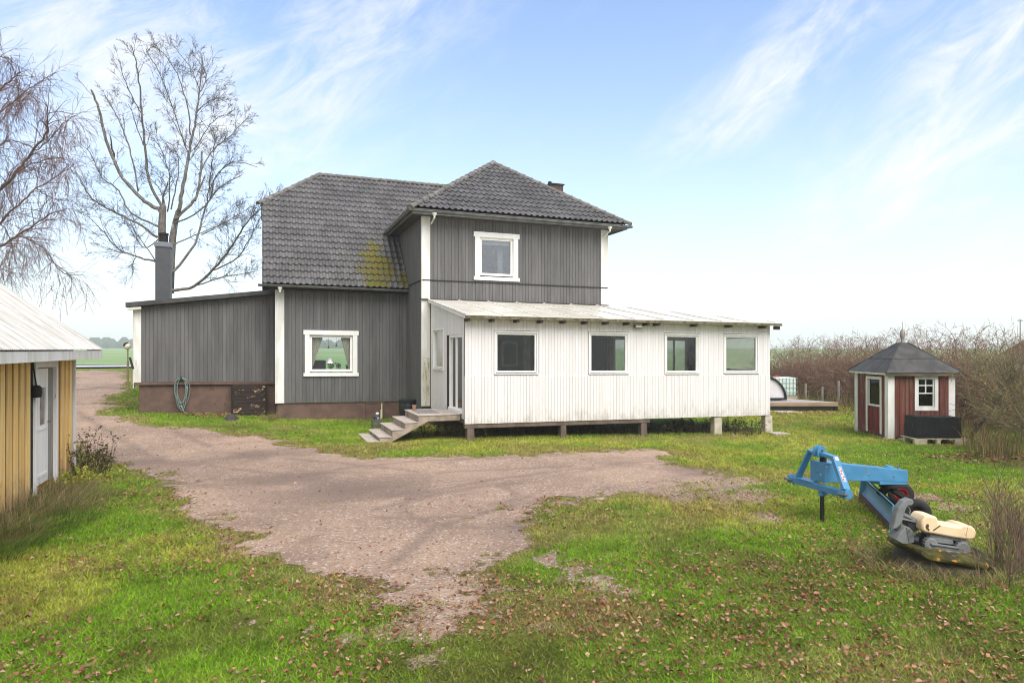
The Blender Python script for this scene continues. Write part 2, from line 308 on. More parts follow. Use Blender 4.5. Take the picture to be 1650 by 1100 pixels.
# concrete tile roof with lichen and a moss patch in the valley
def tilemat():
    m, t, b, o = newmat('grey concrete tile'); co = t.coord()
    col = t.mix(t.ss(t.noise(co, 1.3, 5), .35, .65), (.082,.076,.073), (.124,.116,.112))
    g = t.new('ShaderNodeNewGeometry').outputs['Random Per Island']; f = t.m('MULTIPLY_ADD', g, .22, .89); cb = t.new('ShaderNodeCombineColor')
    for i in range(3): t.l.new(f, cb.inputs[i])
    col = t.mix(1.0, col, cb.outputs[0], 'MULTIPLY')
    col = t.mix(t.ss(t.noise(co, 7, 6, .7), .60, .74), col, (.20,.185,.175))
    col = t.mix(t.ss(t.noise(co, 3.1, 4, .7), .62, .74), col, (.050,.043,.040))
    col = t.mix(t.ss(t.noise(co, 26, 2, .5), .735, .755), col, (.50,.48,.44))
    col = t.mix(t.ss(t.noise(co, 13, 3, .5), .74, .77), col, (.26,.19,.05))
    s = t.new('ShaderNodeSeparateXYZ'); t.l.new(co, s.inputs[0])
    def blob(cx, cz, wx, wz):
        a = t.m('POWER', t.m('ABSOLUTE', t.m('DIVIDE', t.m('SUBTRACT', s.outputs[0], cx), wx)), 2.0); c = t.m('POWER', t.m('ABSOLUTE', t.m('DIVIDE', t.m('SUBTRACT', s.outputs[2], cz), wz)), 2.0)
        return t.m('POWER', 2.718, t.m('MULTIPLY', t.m('ADD', a, c), -1.0))
    bl = t.m('MAXIMUM', blob(-1.15,5.4,.75,1.05), t.m('MULTIPLY', blob(-.25,4.95,.30,.5), .9))
    bl = t.m('MAXIMUM', bl, t.m('MULTIPLY', blob(-1.0,6.3,.5,.25), .75))
    k = t.m('ADD', t.m('MULTIPLY', bl, 1.02), t.m('ADD', t.m('MULTIPLY_ADD', t.noise(co, 1.9, 3), 1.6, -.8), t.m('MULTIPLY_ADD', t.noise(co, 9, 6, .75), 2.4, -1.2))); mo = t.ss(k, .42, .72)
    mc = t.mix(t.ss(t.noise(co, 6, 4), .4, .65), (.105,.115,.012), (.14,.085,.018))
    col = t.mix(mo, col, mc)
    t.l.new(col, b.inputs['Base Color']); t.l.new(t.m('MULTIPLY_ADD', mo, .5, .40), b.inputs['Roughness'])
    h = t.m('ADD', t.noise(co, 60, 5, .7), t.m('MULTIPLY', t.m('MULTIPLY', mo, t.noise(co, 18, 5, .7)), 5.0)); t.l.new(t.bump(h, .5, .012), b.inputs['Normal'])
    return m
m_tile = tilemat()
m_ridge = M('ridge tile', (.17,.155,.14), (.10,.092,.085), 4, .75, .5, 50, isl=.18, spots=(((.20,.19,.09),4,.56,.72),((.42,.25,.045),6,.70,.76)))
def plasticroof():
    m, t, b, o = newmat('dirty translucent roof sheet'); co = t.coord()
    col = t.mix(t.ss(t.noise(co, 1.1, 6, .6), .35, .7), (.70,.66,.58), (.56,.50,.40))
    col = t.mix(t.ss(t.noise(co, 2.6, 6, .7), .56, .75), col, (.36,.30,.20)); col = t.mix(t.ss(t.noise(co, 30, 3), .66, .75), col, (.78,.76,.72))
    t.l.new(col, b.inputs['Base Color']); b.inputs['Roughness'].default_value = .28; b.inputs['Specular IOR Level'].default_value = .8
    return m
m_proof = plasticroof()

# ------------------------------------------------------------------ terrain
drive_px = [(196,598),(206,606),(209,612.7),(192,627),(178,640),(167,655),(165,664),(172,677),(220,685.5),(274.5,691),(354.5,698),(427,709),(482,718),(536,725.5),(584,734),(640,740),(700,738.5),(791,737),(900,731),(980,728),(1045,727),(1072,733),(1100,745),(1140,757),(1165,766),(1130,775),(1080,783),(1027,794.5),(960,803),(925,812),(890,822),(863,830),(840,846),(827,858),(805,880),(770,897),(735,912),(712,925),(734,938),(752,958),(752,982),(730,1003),(700,1010),(672,1000),(645,982),(618,965),(595,950),(573,938),(540,930),(509,921),(473,904),(450,880),(429,862),(385,838),(350,826),(327,816),(284,791),(262,774),(247,765),(215,753),(189,745.5),(156,735),(120,724),(100,718),(60,690),(40,650),(60,620),(100,596)]
drive = np.array([onG(*p)[:2] for p in drive_px])
def sdist(px, py, poly):
    """signed distance to a polygon, positive inside"""
    px = np.asarray(px, float); py = np.asarray(py, float); d = np.full(px.shape, 1e9); ins = np.zeros(px.shape, bool)
    for i in range(len(poly)):
        a = poly[i]; b = poly[(i+1) % len(poly)]; e = b-a; wx = px-a[0]; wy = py-a[1]
        tt = np.clip((wx*e[0]+wy*e[1])/(e@e), 0, 1); d = np.minimum(d, (wx-e[0]*tt)**2+(wy-e[1]*tt)**2)
        c = (a[1] <= py) != (b[1] <= py); xi = a[0]+(py-a[1])*e[0]/(e[1] if abs(e[1]) > 1e-9 else 1e-9); ins ^= c & (px < xi)
    d = np.sqrt(d); return np.where(ins, d, -d)
def soilness(x, y):
    """>0 where gravel shows"""
    s = sdist(x, y, drive)
    return s+(fbm(x, y, 1.6, 21)-.5)*1.5+(fbm(x, y, .40, 31)-.5)*1.1+(vn(x, y, .13, 33)-.5)*.45
bare_px = [(690,955,.85),(700,990,.75),(705,1015,.45),(1075,768,1.5),(1130,775,1.3),(1170,783,1.0),(1190,800,.9),(1090,800,.8),(1240,835,.5),(1500,805,.5),(1480,798,.5),(1540,818,.4),(930,920,.35),(960,935,.35),(900,905,.35),(1000,950,.3)]
bare = [(onG(a,b), r) for a,b,r in bare_px]
leafy_px = [(1260,665,2.0),(1330,662,2.2),(1560,740,.9),(1600,735,.8),(340,668,.9)]
leafy = [(onG(a,b), r) for a,b,r in leafy_px]
def bareness(x, y):
    b = np.zeros(np.shape(x))
    for p, r in bare: b = np.maximum(b, np.exp(-((x-p.x)**2+(y-p.y)**2)/(r*r)))
    return b
def lushness(x, y):
    l = fbm(x, y, 2.6, 41)*.65+fbm(x, y, .8, 51)*.35
    fr = sm((np.asarray(y, float)-10)/8)*sm((np.asarray(x, float)-3)/4)          # bright strip by the sunroom
    return l+.16*fr
LUSH, MOSS, DRY, DARK = np.array((.175,.315,.014)), np.array((.34,.365,.050)), np.array((.36,.28,.10)), np.array((.155,.185,.026))
def lawncol(x, y):
    l = lushness(x, y)[:,None]; n2 = fbm(x, y, 1.7, 61)[:,None]; n3 = fbm(x, y, .30, 71)[:,None]
    c = DARK*(1-sm((l-.25)/.22))+LUSH*sm((l-.25)/.22); c = c*(1-sm((l-.50)/.2))+MOSS*sm((l-.50)/.2)
    k = sm((n2-.52)/.2)*.6; c = c*(1-k)+DRY*k
    s = soilness(x, y)[:,None]; k = sm((s+.9)/.9)*.65; c = c*(1-k)+DRY*.9*k
    n4 = vn(x, y, .12, 73)[:,None]; return c*(.50+.55*n3+.45*n4)
def axis(lo, hi, c0, c1, st, g=1.18):
    a = list(np.arange(c0, c1+1e-6, st)); s = st; x = c1
    while x < hi: s *= g; x = min(hi, x+s); a.append(x)
    s = st; x = c0; b = []
    while x > lo: s *= g; x = max(lo, x-s); b.append(x)
    return np.array(b[::-1]+a)
def grid(name, xs, ys, dz, mat, keep=None, col=None, rough=0):
    X, Y = np.meshgrid(xs, ys); Z = gz(X, Y)+dz
    if rough: Z = Z+rough*(fbm(X, Y, .5, 81)-.5)+rough*.5*(vn(X, Y, .17, 82)-.5)
    V = np.stack([X.ravel(), Y.ravel(), Z.ravel()], 1); nx, ny = len(xs), len(ys)
    i = np.arange(nx-1)[None,:]+nx*np.arange(ny-1)[:,None]; Fc = np.stack([i, i+1, i+1+nx, i+nx], -1).reshape(-1,4)
    if keep is not None:
        k = keep(X.ravel(), Y.ravel()); Fc = Fc[k[Fc].any(1)]; u = np.unique(Fc); mp = np.zeros(len(V), int); mp[u] = np.arange(len(u)); V = V[u]; Fc = mp[Fc]
    return npmesh(name, V, Fc, mat, 4, col(V[:,0], V[:,1]) if col else None, True)
def groundmat():
    m, t, b, o = newmat('turf'); co = t.coord(); c = t.attr('tone', 'Color')
    c = t.mix(t.ss(t.noise(co, 28, 6, .7), .42, .66), c, (.105,.080,.040)); c = t.mix(t.ss(t.noise(co, 11, 5, .7), .58, .72), c, (.055,.060,.014))
    t.l.new(c, b.inputs['Base Color']); b.inputs['Roughness'].default_value = .95; b.inputs['Specular IOR Level'].default_value = .1
    t.l.new(t.bump(t.noise(co, 45, 6, .75), 1, .05), b.inputs['Normal']); return m
m_turf = groundmat()
xs = axis(-800, 800, -8, 24, .2, 1.22); ys = axis(-30, 1150, 3.6, 40, .2, 1.18)
def turfcol(x, y):
    c = lawncol(x, y); f = sm((np.hypot(x, y)-60)/60)[:,None]; return c*(1-f)+np.array((.13,.19,.05))*f
ground = struct(grid('ground', xs, ys, 0, m_turf, None, turfcol, .035))
# gravel drive: its own sheet with a ragged rim
def gravelmat():
    m, t, b, o = newmat('reddish gravel'); co = t.coord(); e = t.attr('tone', 'Color'); s = t.new('ShaderNodeSeparateColor'); t.l.new(e, s.inputs[0])
    col = t.mix(t.ss(t.noise(co, .45, 5, .6), .38, .62), (.43,.296,.208), (.31,.213,.153))
    col = t.mix(t.ss(t.noise(t.coord((.35,1,1)), 1.1, 7, .7), .52, .72), col, (.26,.175,.135)); col = t.mix(t.ss(t.noise(co, 1.9, 6, .65), .58, .76), col, (.60,.46,.375))
    v = t.new('ShaderNodeTexVoronoi'); v.inputs['Scale'].default_value = 38; t.l.new(co, v.inputs['Vector']); sc = t.new('ShaderNodeSeparateColor'); t.l.new(v.outputs['Color'], sc.inputs[0])
    col = t.mix(t.ss(sc.outputs[0], .84, .95), col, (.56,.45,.38)); col = t.mix(t.ss(sc.outputs[1], .86, .96), col, (.22,.155,.125))
    col = t.mix(t.ss(t.noise(co, 55, 5, .8), .54, .70), col, (.24,.17,.135))
    col = t.mix(s.outputs[1], col, (.19,.135,.11))
    t.l.new(col, b.inputs['Base Color']); b.inputs['Roughness'].default_value = .9; b.inputs['Specular IOR Level'].default_value = .2
    t.l.new(t.bump(t.m('ADD', t.noise(co, 26, 8, .75), t.m('MULTIPLY', v.outputs['Distance'], .5)), .9, .035), b.inputs['Normal'])
    tr = t.new('ShaderNodeBsdfTransparent'); mx = t.new('ShaderNodeMixShader')
    t.l.new(t.ss(t.m('ADD', s.outputs[0], t.m('MULTIPLY', t.m('SUBTRACT', t.noise(co, 7, 8, .75), .5), 1.0)), .44, .56), mx.inputs[0])
    t.l.new(tr.outputs[0], mx.inputs[1]); t.l.new(b.outputs[0], mx.inputs[2]); t.l.new(mx.outputs[0], o.inputs[0]); return m
m_gravel = gravelmat()
tracks = [[(690,800),(640,790),(620,770),(700,762),(860,754),(1000,745),(1060,738)],[(800,812),(900,790),(1000,775),(1100,762)],[(120,660),(250,740),(420,760),(560,775)],[(640,905),(700,850),(820,815),(960,790),(1090,768)]]
tracks = [np.array([onG(*p)[:2] for p in tr]) for tr in tracks]
dark = [(onG(a, b), r_) for a, b, r_ in ((560,790,1.9),(480,770,1.5),(640,800,1.2),(270,742,1.6),(860,850,.7),(1120,760,1.0),(150,625,1.5),(400,735,1.2))]
def ldist(x, y, pl):
    d = np.full(np.shape(x), 1e9)
    for a, b in zip(pl[:-1], pl[1:]):
        e = b-a; tt = np.clip(((x-a[0])*e[0]+(y-a[1])*e[1])/(e@e), 0, 1); d = np.minimum(d, np.hypot(x-a[0]-e[0]*tt, y-a[1]-e[1]*tt))
    return d
def gcol(x, y):
    s = soilness(x, y); s = np.maximum(s, (bareness(x, y)-.62)*.9+(fbm(x,y,.35,91)-.5)*1.6+(vn(x,y,.12,92)-.5)*.7)
    tr = np.zeros(np.shape(x))
    for pl in tracks:
        d_ = ldist(x, y, pl)
        for off in (0, 1.5): tr = np.maximum(tr, np.exp(-((d_-off)/.11)**2))
    tr = tr*sm((fbm(x, y, 1.4, 95)-.36)/.2)*.62
    for p, r_ in dark: tr = np.maximum(tr, np.exp(-((x-p.x)**2+((y-p.y)*1.3)**2)/(r_*r_))*sm((fbm(x, y, .9, 97)-.28)/.3)*.8)
    return np.stack([np.clip(.5+s*.6, 0, 1), tr, np.zeros_like(s)], 1)
dxs = np.arange(-14, 16, .12); dys = np.arange(4.2, 47.6, .12)
struct(grid('driveway', dxs, dys, .006, m_gravel, lambda x, y: gcol(x, y)[:,0] > .22, gcol, .035))
# public road and the crop field beyond it
rxs = axis(-780, 780, -40, 40, 2, 1.3)
m_road = M('pale wet asphalt', (.55,.54,.54), (.46,.45,.45), .6, .5)
struct(grid('road', rxs, np.linspace(48, 53, 6), .10, m_road))
def fieldmat():
    m, t, b, o = newmat('winter crop'); co = t.coord()
    c = t.mix(t.ss(t.noise(t.coord((.5,1,1)), 1.6, 6, .7), .40, .62), (.21,.33,.10), (.28,.30,.18)); c = t.mix(t.ss(t.noise(co, .02, 4), .4, .6), c, (.15,.27,.085))
    t.l.new(c, b.inputs['Base Color']); b.inputs['Roughness'].default_value = .95; t.l.new(t.bump(t.noise(co, 4, 5, .7), 1, .15), b.inputs['Normal']); return m
struct(grid('field', axis(-790, 790, -60, 60, 4, 1.3), axis(53.5, 1145, 53.5, 120, 3, 1.15), .12, fieldmat()))
# far woods on the skyline: a lumpy belt with real depth
def wood(name, x0, x1, y, h, seed):
    r2 = np.random.default_rng(seed); mb = MB()
    for k in range(420):
        x = x0+(x1-x0)*r2.random(); yy = y+r2.random()*90; hh = h*(.6+.5*r2.random())*(.7+.6*float(vn(x, 0, 120, seed))); z = float(gz(x, yy)); rr = hh*(.35+.35*r2.random())
        mb.lathe((x,yy,z-1), [(rr*.7,0),(rr,hh*.35),(rr*.85,hh*.7),(rr*.3,hh)], 7)
    o = mb.build(name, M(name, (.045,.055,.04), (.03,.04,.03), .2, .95), None, smooth=True); tag(o, 'hazy line of distant woods on the skyline beyond the field', 'woods', kind='stuff'); return o
wood('distant_wood', -420, 160, 640, 8.5, 3)
# ------------------------------------------------------------------ wall and window builders
X3, Y3, Z3 = Vector((1,0,0)), Vector((0,1,0)), Vector((0,0,1))
def fr(o, u, n): return (Vector(o), Vector(u), Vector(n))
def clad(mb, f, u0, u1, zb, zt, opens=(), pitch=.12, gap=.009, n0=0, n1=.022, jit=0):
    """upright boards with real gaps, cut round the openings; zb, zt numbers or functions of u"""
    B = zb if callable(zb) else (lambda u: zb); T = zt if callable(zt) else (lambda u: zt)
    u = u0; r_ = random.Random(int(abs(u0*100+u1*7)))
    while u < u1-.004:
        e = min(u+pitch, u1); cuts = sorted({u, e-gap}|{c for o in opens for c in o[:2] if u < c < e-gap})
        j = r_.uniform(-jit, jit); k = r_.uniform(-.0022,.0022)
        for a, b in zip(cuts[:-1], cuts[1:]):
            if b-a < .004: continue
            holes = sorted([(o[2], o[3]) for o in opens if o[0] <= a+1e-4 and o[1] >= b-1e-4]); lo = None
            segs = []; cur = 'B'
            for h in holes: segs.append((cur, h[0])); cur = h[1]
            segs.append((cur, 'T'))
            for s0, s1 in segs:
                z0 = (B(a)+j, B(b)+j) if s0 == 'B' else (s0, s0); z1 = (T(a), T(b)) if s1 == 'T' else (s1, s1)
                if z1[0]-z0[0] > .01: mb.fb(f, a, b, n0, n1+k, z0, z1)
        u = e
def backing(mb, f, u0, u1, zb, zt, opens=(), n0=-.14, n1=0):
    cuts = sorted({u0, u1}|{c for o in opens for c in o[:2]})
    for a, b in zip(cuts[:-1], cuts[1:]): clad(mb, f, a, b, zb, zt, opens, b-a, 0, n0, n1-.0025)
def window(parent, f, u0, u1, z0, z1, cw, sash, label, proud=.045, rec=.05, ears=.0, sill=True, post=shear, frame_mat=None, pane_mat=None, mull=()):
    fm = frame_mat or m_white; mb = MB(post)
    a, b, c, d = u0+cw, u1-cw, z0+cw, z1-cw                # sash inside the casing
    g = .004
    for q in ((a+g,a+sash,c+g,d-g),(b-sash,b-g,c+g,d-g)): mb.fb(f, q[0],q[1],-rec-.05,-rec+.02,q[2],q[3])
    mb.fb(f, a+sash,b-sash,-rec-.05,-rec+.0195,c+g,c+sash); mb.fb(f, a+sash,b-sash,-rec-.05,-rec+.0195,d-sash,d-g)
    for mu in mull: mb.fb(f, mu-.03,mu+.03,-rec-.05,-rec+.018,c+sash,d-sash)
    w_ = mb.build('window', fm, parent, label, bevel=.004)
    cs = MB(post)
    cs.fb(f, u0,a,-.10,proud,z0+cw*.75,z1-cw); cs.fb(f, b,u1,-.10,proud,z0+cw*.75,z1-cw); cs.fb(f, u0-ears,u1+ears,-.10,proud+.008,z1-cw,z1)
    cs.build('casing', fm, w_, bevel=.004)
    if sill: s_ = MB(post); s_.fb(f, u0-ears,u1+ears,-.10,proud+.03,z0,z0+cw*.75-.003); s_.build('sill', fm, w_, bevel=.005)
    p = MB(post); p.fb(f, a+sash-.006,b-sash+.006,-rec-.030,-rec-.018,c+sash-.006,d-sash+.006); p.build('pane', pane_mat or m_glass, w_)
    return w_
def tiles(mb, O, U, V, width, length, wave=.205, course=.345, amp=.046, lip=.042):
    """interlocking roll tiles: one curved strip per course, each with its own lip"""
    O, U, V = Vector(O), Vector(U).normalized(), Vector(V).normalized(); N = U.cross(V).normalized()
    if N.z < 0: N = -N
    nc = math.ceil(length/course); r_ = random.Random(5)
    for c in range(nc):
        v0 = c*course; v1 = v0+course+.04; sh = r_.uniform(-.012,.012)
        nt = math.ceil(width/wave)
        for k in range(nt):                 # each tile a piece of its own
            lift = r_.uniform(-.003,.005); vs = []; n = 13
            for (v, h) in ((v0-.001, lip+lift-.014), (v0, lip+lift), (v0+.03, lip+lift), (v1, 0)):
                for i in range(n):
                    u = k*wave+sh+wave*i/(n-1); ph = (u-sh)/wave*2*math.pi; hh = amp*max(0, math.cos(ph)+.15)**.55
                    vs.append(O+U*u+V*v+N*(h+hh))
            mb.add(vs, [(r*n+i, r*n+i+1, (r+1)*n+i+1, (r+1)*n+i) for r in range(3) for i in range(n-1)])
def clip(o, planes):
    bm = bmesh.new(); bm.from_mesh(o.data)
    for co, no in planes: bmesh.ops.bisect_plane(bm, geom=bm.verts[:]+bm.edges[:]+bm.faces[:], plane_co=Vector(co), plane_no=Vector(no), clear_outer=True)
    bm.to_mesh(o.data); bm.free()
def caps(mb, a, b, r=.115, step=.36, up=.03):
    a, b = Vector(a), Vector(b); d = (b-a); L = d.length; d.normalize(); s = d.cross(Z3).normalized(); n = s.cross(d)
    k = max(1, round(L/step)); st = L/k
    for i in range(k):
        vs = []; q = random.uniform(-.008,.008)
        for (t_, rr) in ((i*st-.03, r*1.12), (i*st+.03, r*1.12), (i*st+.05, r*1.02), (i*st+st+.02, r*.9)):
            for j in range(9):
                an = math.pi*(-.08+1.16*j/8); vs.append(a+d*t_+s*(math.cos(an)*rr+q)+n*(math.sin(an)*rr*.8+up-.03))
        mb.add(vs, [(x*9+j, x*9+j+1, (x+1)*9+j+1, (x+1)*9+j) for x in range(3) for j in range(8)]+[tuple(range(9))])
def gutter(mb, a, b, r=.065):
    a, b = Vector(a), Vector(b); d = (b-a).normalized(); s = d.cross(Z3).normalized(); vs = []
    for p in (a, b):
        for q in (r, r-.006):
            for j in range(9):
                an = math.pi*(1+j/8); vs.append(p+s*math.cos(an)*q+Z3*math.sin(an)*q)
    fs = [(j, j+1, 18+j+1, 18+j) for j in range(8)]+[(9+j+1, 9+j, 27+j, 27+j+1) for j in range(8)]+[(0,9,27,18),(8,26,35,17)]
    for o_ in (0, 18): fs += [tuple(o_+j for j in range(9))+tuple(o_+17-j for j in range(9))]
    mb.add(vs, fs); mb.tube([a+s*r, b+s*r], .011, 6); mb.tube([a-s*r, b-s*r], .008, 6)
    L = (b-a).length
    for i in range(int(L/.6)+1):          # brackets
        p = a+d*min(.08+i*.6, L-.02); mb.tube([p+s*math.cos(math.pi*(1+j/8))*(r+.006)+Z3*math.sin(math.pi*(1+j/8))*(r+.006) for j in range(9)], .008, 4)

# ------------------------------------------------------------------ the house
YM, YT, YP = 24.7, 22.1, 17.93
house = thing('house', (5,24,0), 'grey boarded two storey house with tiled hip roofs and white corners', 'house')
XL, XT0, XT1, XR = .40, 4.90, 11.70, 11.3
YB = 33.4
fM = fr((0,YM,0), X3, -Y3); fT = fr((0,YT,0), X3, -Y3); fTL = fr((XT0,0,0), Y3, -X3)
# main block: ground floor front with the window towards the yard
wz0, wz1 = 1.515, 3.12; wu0, wu1 = 1.335, 3.125; cw = .16
OM = [(wu0+.02, wu1-.02, wz0+.02, wz1-.02)]
mb = MB(shear); clad(mb, fM, XL+.27, XT0+.05, .60, 4.62, OM); mb.build('wall', m_grey, house, bevel=.003)
mb = MB(shear); backing(mb, fM, XL+.02, XT0, .59, 4.6, OM)
rwu = (1.9, 4.05, 1.25, 3.3)
fB = fr((0,YB,0), X3, Y3); backing(mb, fB, XL, XR, .2, 4.6, [rwu])
mb.box(XL+.01,XL+.15,YM+.14,YB-.14,.2,4.6); mb.box(XR-.15,XR,YM+.14,YB-.14,.2,4.6)
mb.box(XL+.15,XR-.15,YM+.15,YB-.15,4.50,4.58)
mb.build('wall_core', m_grey2, house)
mb = MB(shear); mb.box(XL+.15,XT0-.1,YM+.15,YB-.15,.55,.66); mb.build('floor', m_floor, house)
mb = MB(shear); mb.box(XL+.16,XL+.20,YM+.16,YB-.16,.66,4.49); mb.box(4.5,4.6,YM+.16,YB-.16,.66,4.49); mb.box(XL+.2,4.5,YM+.16,YB-.16,3.45,3.5); mb.build('inner_wall', m_room, house)
window(house, fM, wu0, wu1, wz0, wz1, cw, .085, 'white kitchen window with drawn curtains in the ground floor front', ears=.045)
window(house, fB, rwu[0]-.1, rwu[1]+.1, rwu[2]-.1, rwu[3]+.1, .12, .07, 'rear window seen through the kitchen window')
mb = MB(shear)
for z0, z1, x0, x1, y0 in ((.0,.60,XL+.04,XT0+.02,YM+.02),): mb.box(x0,x1,y0,YB,-.4,z1)
mb.build('foundation', m_found, house, bevel=.01)
# ventilation hatch, drain pipe
mb = MB(shear); fF = fr((0,YM+.02,0), X3, -Y3)
mb.fb(fF, 3.42,3.46,0,.05,.02,.585); mb.fb(fF, 4.02,4.06,0,.05,.02,.585); mb.fb(fF, 3.46,4.02,0,.03,.54,.585); mb.fb(fF, 3.62,3.88,0,.02,.05,.30)
mb.build('cellar_vent', m_found, house, bevel=.006)
mb = MB(shear); mb.tube([onY(615,650,YM-.06), onY(615,660,YM-.06), onY(614.5,661,YM-.06), onY(614.5,676,YM-.08)], [.03,.03,.045,.045], 10); mb.build('drain_pipe', M('yellowed pipe', (.55,.48,.30), None, 6, .6), house, smooth=40)
def corner(f, u0, u1, z0, z1, mat, label=None, n1=.034):
    c = MB(shear); c.fb(f, u0,u1,-.02,n1,z0,z1); return c.build('corner_board', mat, house, label, bevel=.005)
corner(fM, XL+.02, XL+.262, .60, 4.60, m_oldwhite)
c = MB(shear); c.box(XL-.035,XL+.0175,YM-.034,YM+.16,.6,4.6); c.build('corner_board', m_oldwhite, house)
# main roof, half hipped at the ends
ez, ey = 4.63, YM-.50; Yr = 29.05; rp = onY(514,283,Yr); XRl = -.06; zr = rp.z; sl = (zr-ez)/(Yr-ey)
hy = ey+1
for _ in range(40): q = onY(421,329,hy); hy = .5*hy+.5*(ey+(q.z-ez)/sl)
hzp = ez+sl*(hy-ey); Xr = rp.x; XRr = XR+.46; Xr2 = XRr-(Xr-XRl)
ln = math.hypot(Yr-ey, zr-ez); vdir = (0, (Yr-ey)/ln, (zr-ez)/ln)
mb = MB(shear); tiles(mb, (XRl,ey,ez), X3, vdir, XRr-XRl, ln); roof = mb.build('roof', m_tile, house, 'dark tiled main roof with a moss patch in its valley', smooth=50)
off = ROOT[house.name]; S = lambda p: Vector(shear(p))-off
def vplane(a, b, keep):      # upright plane through a-b that keeps the side of point keep
    a, b, k = Vector(a), Vector(b), Vector(keep); n = (b-a).cross(Z3).normalized()
    if (k-a).dot(n) > 0: n = -n
    return (a-off, n)
e1, e2 = (XRl,hy,hzp), (Xr,Yr,zr); f1, f2 = (XRr,hy,hzp), (Xr2,Yr,zr)
clip(roof, [(Vector((0,Yr,0))-off, Y3), (Vector((XRr,0,0))-off, X3), (Vector((XRl+.002,0,0))-off, -X3), vplane(e1, e2, (8,ey,0)), vplane(f1, f2, (2,ey,0))])
mb = MB(shear); yb_e = 2*Yr-ey
mb.add([(XRl,yb_e,ez),(XRr,yb_e,ez),(XRr,2*Yr-hy,hzp),(Xr2,Yr,zr),(Xr,Yr,zr),(XRl,2*Yr-hy,hzp)], [(0,1,2,3,4,5)]); mb.add([e1,(XRl,2*Yr-hy,hzp),e2],[(0,1,2)]); mb.add([f1,(XRr,2*Yr-hy,hzp),f2],[(0,1,2)])
mb.build('roof_slope', m_tile, roof)
mb = MB(shear); caps(mb, Vector(e1)+Vector((-.12,0,-.03)), e2); caps(mb, e2, f2); caps(mb, f1, f2); mb.build('ridge_cap', m_ridge, roof, smooth=50)
mb = MB(shear)   # roof boarding, gable ends and dark verge boards
pl = [(ey+.05,ez-.06),(hy,hzp-.07),(Yr,hzp+.02),(2*Yr-hy,hzp-.07),(yb_e-.05,ez-.06)]
for x in (XL+.05, XR-.2): mb.prism(pl, (Vector((x,0,0)),Y3,X3), 0, .15)
mb.add([(XRl+.05,ey+.02,ez-.07),(XRr-.05,ey+.02,ez-.07),(XRr-.05,hy,hzp-.05),(Xr2,Yr-.05,zr-.12),(Xr,Yr-.05,zr-.12),(XRl+.05,hy,hzp-.05)], [(0,1,2,3,4,5)])
mb.beam((XRl+.03,ey+.02,ez-.12),(XRl+.03,hy+.3,hzp-.05),.04,.16); mb.beam((XRl+.03,yb_e,ez-.12),(XRl+.03,2*Yr-hy-.3,hzp-.05),.04,.16)
mb.box(XRl-.03,XRl+.02,hy-.25,hy+.25,hzp-.62,hzp-.02)
mb.box(XRl+.06,XT0-.02,ey+.08,YM-.03,ez-.14,ez-.08)
mb.build('roof_boarding', m_dgap, roof)
mb = MB(shear); gutter(mb, (XRl-.12,ey-.03,ez-.03), (XT0-.02,ey-.03,ez-.045)); mb.build('gutter', m_zinc, roof, smooth=40)
mb = MB(shear); q = onY(451,468,ey+.12); mb.lathe((q.x,ey-.0,ez-.26), [(.035,0),(.04,.06),(.075,.12),(.08,.165)], 10); mb.build('gutter_outlet', m_oldwhite, roof, smooth=40)
# tower wing
tu0, tu1, tz0, tz1 = 6.70, 8.25, 4.84, 6.475
OT = [(tu0+.02, tu1-.02, tz0+.02, tz1-.02)]; zs = 4.765
mb = MB(shear); clad(mb, fT, XT0+.265, XT1-.255, zs+.015, 6.86, OT); clad(mb, fT, XT0+.265, XT1-.255, .6, zs-.015, OT, n1=.026)
clad(mb, fTL, YT+.02, YM, .45, zs-.015, n1=.012, gap=.004); clad(mb, fTL, YT+.02, 29, zs+.015, 6.86, n1=.008, gap=.004)
mb.build('wall', m_grey, house, 'grey boarded walls of the two storey wing', bevel=.003)
mb = MB(shear); backing(mb, fT, XT0+.01, XT1-.01, .59, 6.9, OT); mb.box(XT0+.004,XT0+.12,YT+.145,YM+.03,.44,6.9); mb.box(XT0+.005,XT0+.12,YM+.03,29,4.2,6.9)
mb.box(XT1-.14,XT1-.005,YT+.145,29,.2,6.9); mb.build('wall_core', m_grey2, house)
mb = MB(shear); mb.fb(fT, XT0-.01,XT1+.01,0,.052,zs-.013,zs+.013); mb.fb(fTL, YT-.01,29,0,.045,zs-.0125,zs+.0125); mb.fb(fT, XT0-.06,XT1+.02,.0,.10,4.115,4.145); mb.build('drip_moulding', m_crack, house)
corner(fT, XT0-.005, XT0+.257, zs+.0135, 6.86, m_oldwhite); corner(fT, XT0-.0045, XT0+.256, 2.2, zs-.0135, m_oldwhite); corner(fT, XT0-.0046, XT0+.256, .62, 2.198, m_mossboard, 'white corner board gone mossy green towards the ground')
corner(fT, XT1-.25, XT1+.005, zs+.0135, 6.86, m_oldwhite); corner(fT, XT1-.25, XT1+.004, 4.15, zs-.0135, m_oldwhite)
c = MB(shear); c.box(XT0-.034,XT0-.002,YT-.034,YT+.06,.62,6.86); c.build('corner_board', m_oldwhite, house); c = MB(shear); c.box(XT1+.002,XT1+.034,YT-.034,YT+.2,.62,6.86); c.build('corner_board', m_oldwhite, house)
mb = MB(shear); mb.box(XT0+.03,XT1-.03,YT+.03,26,-.4,.6); mb.build('foundation', m_found, house)
window(house, fT, tu0, tu1, tz0, tz1, .17, .085, 'white upstairs window with a hanging bell in the tower front', ears=.05, pane_mat=m_glassup)
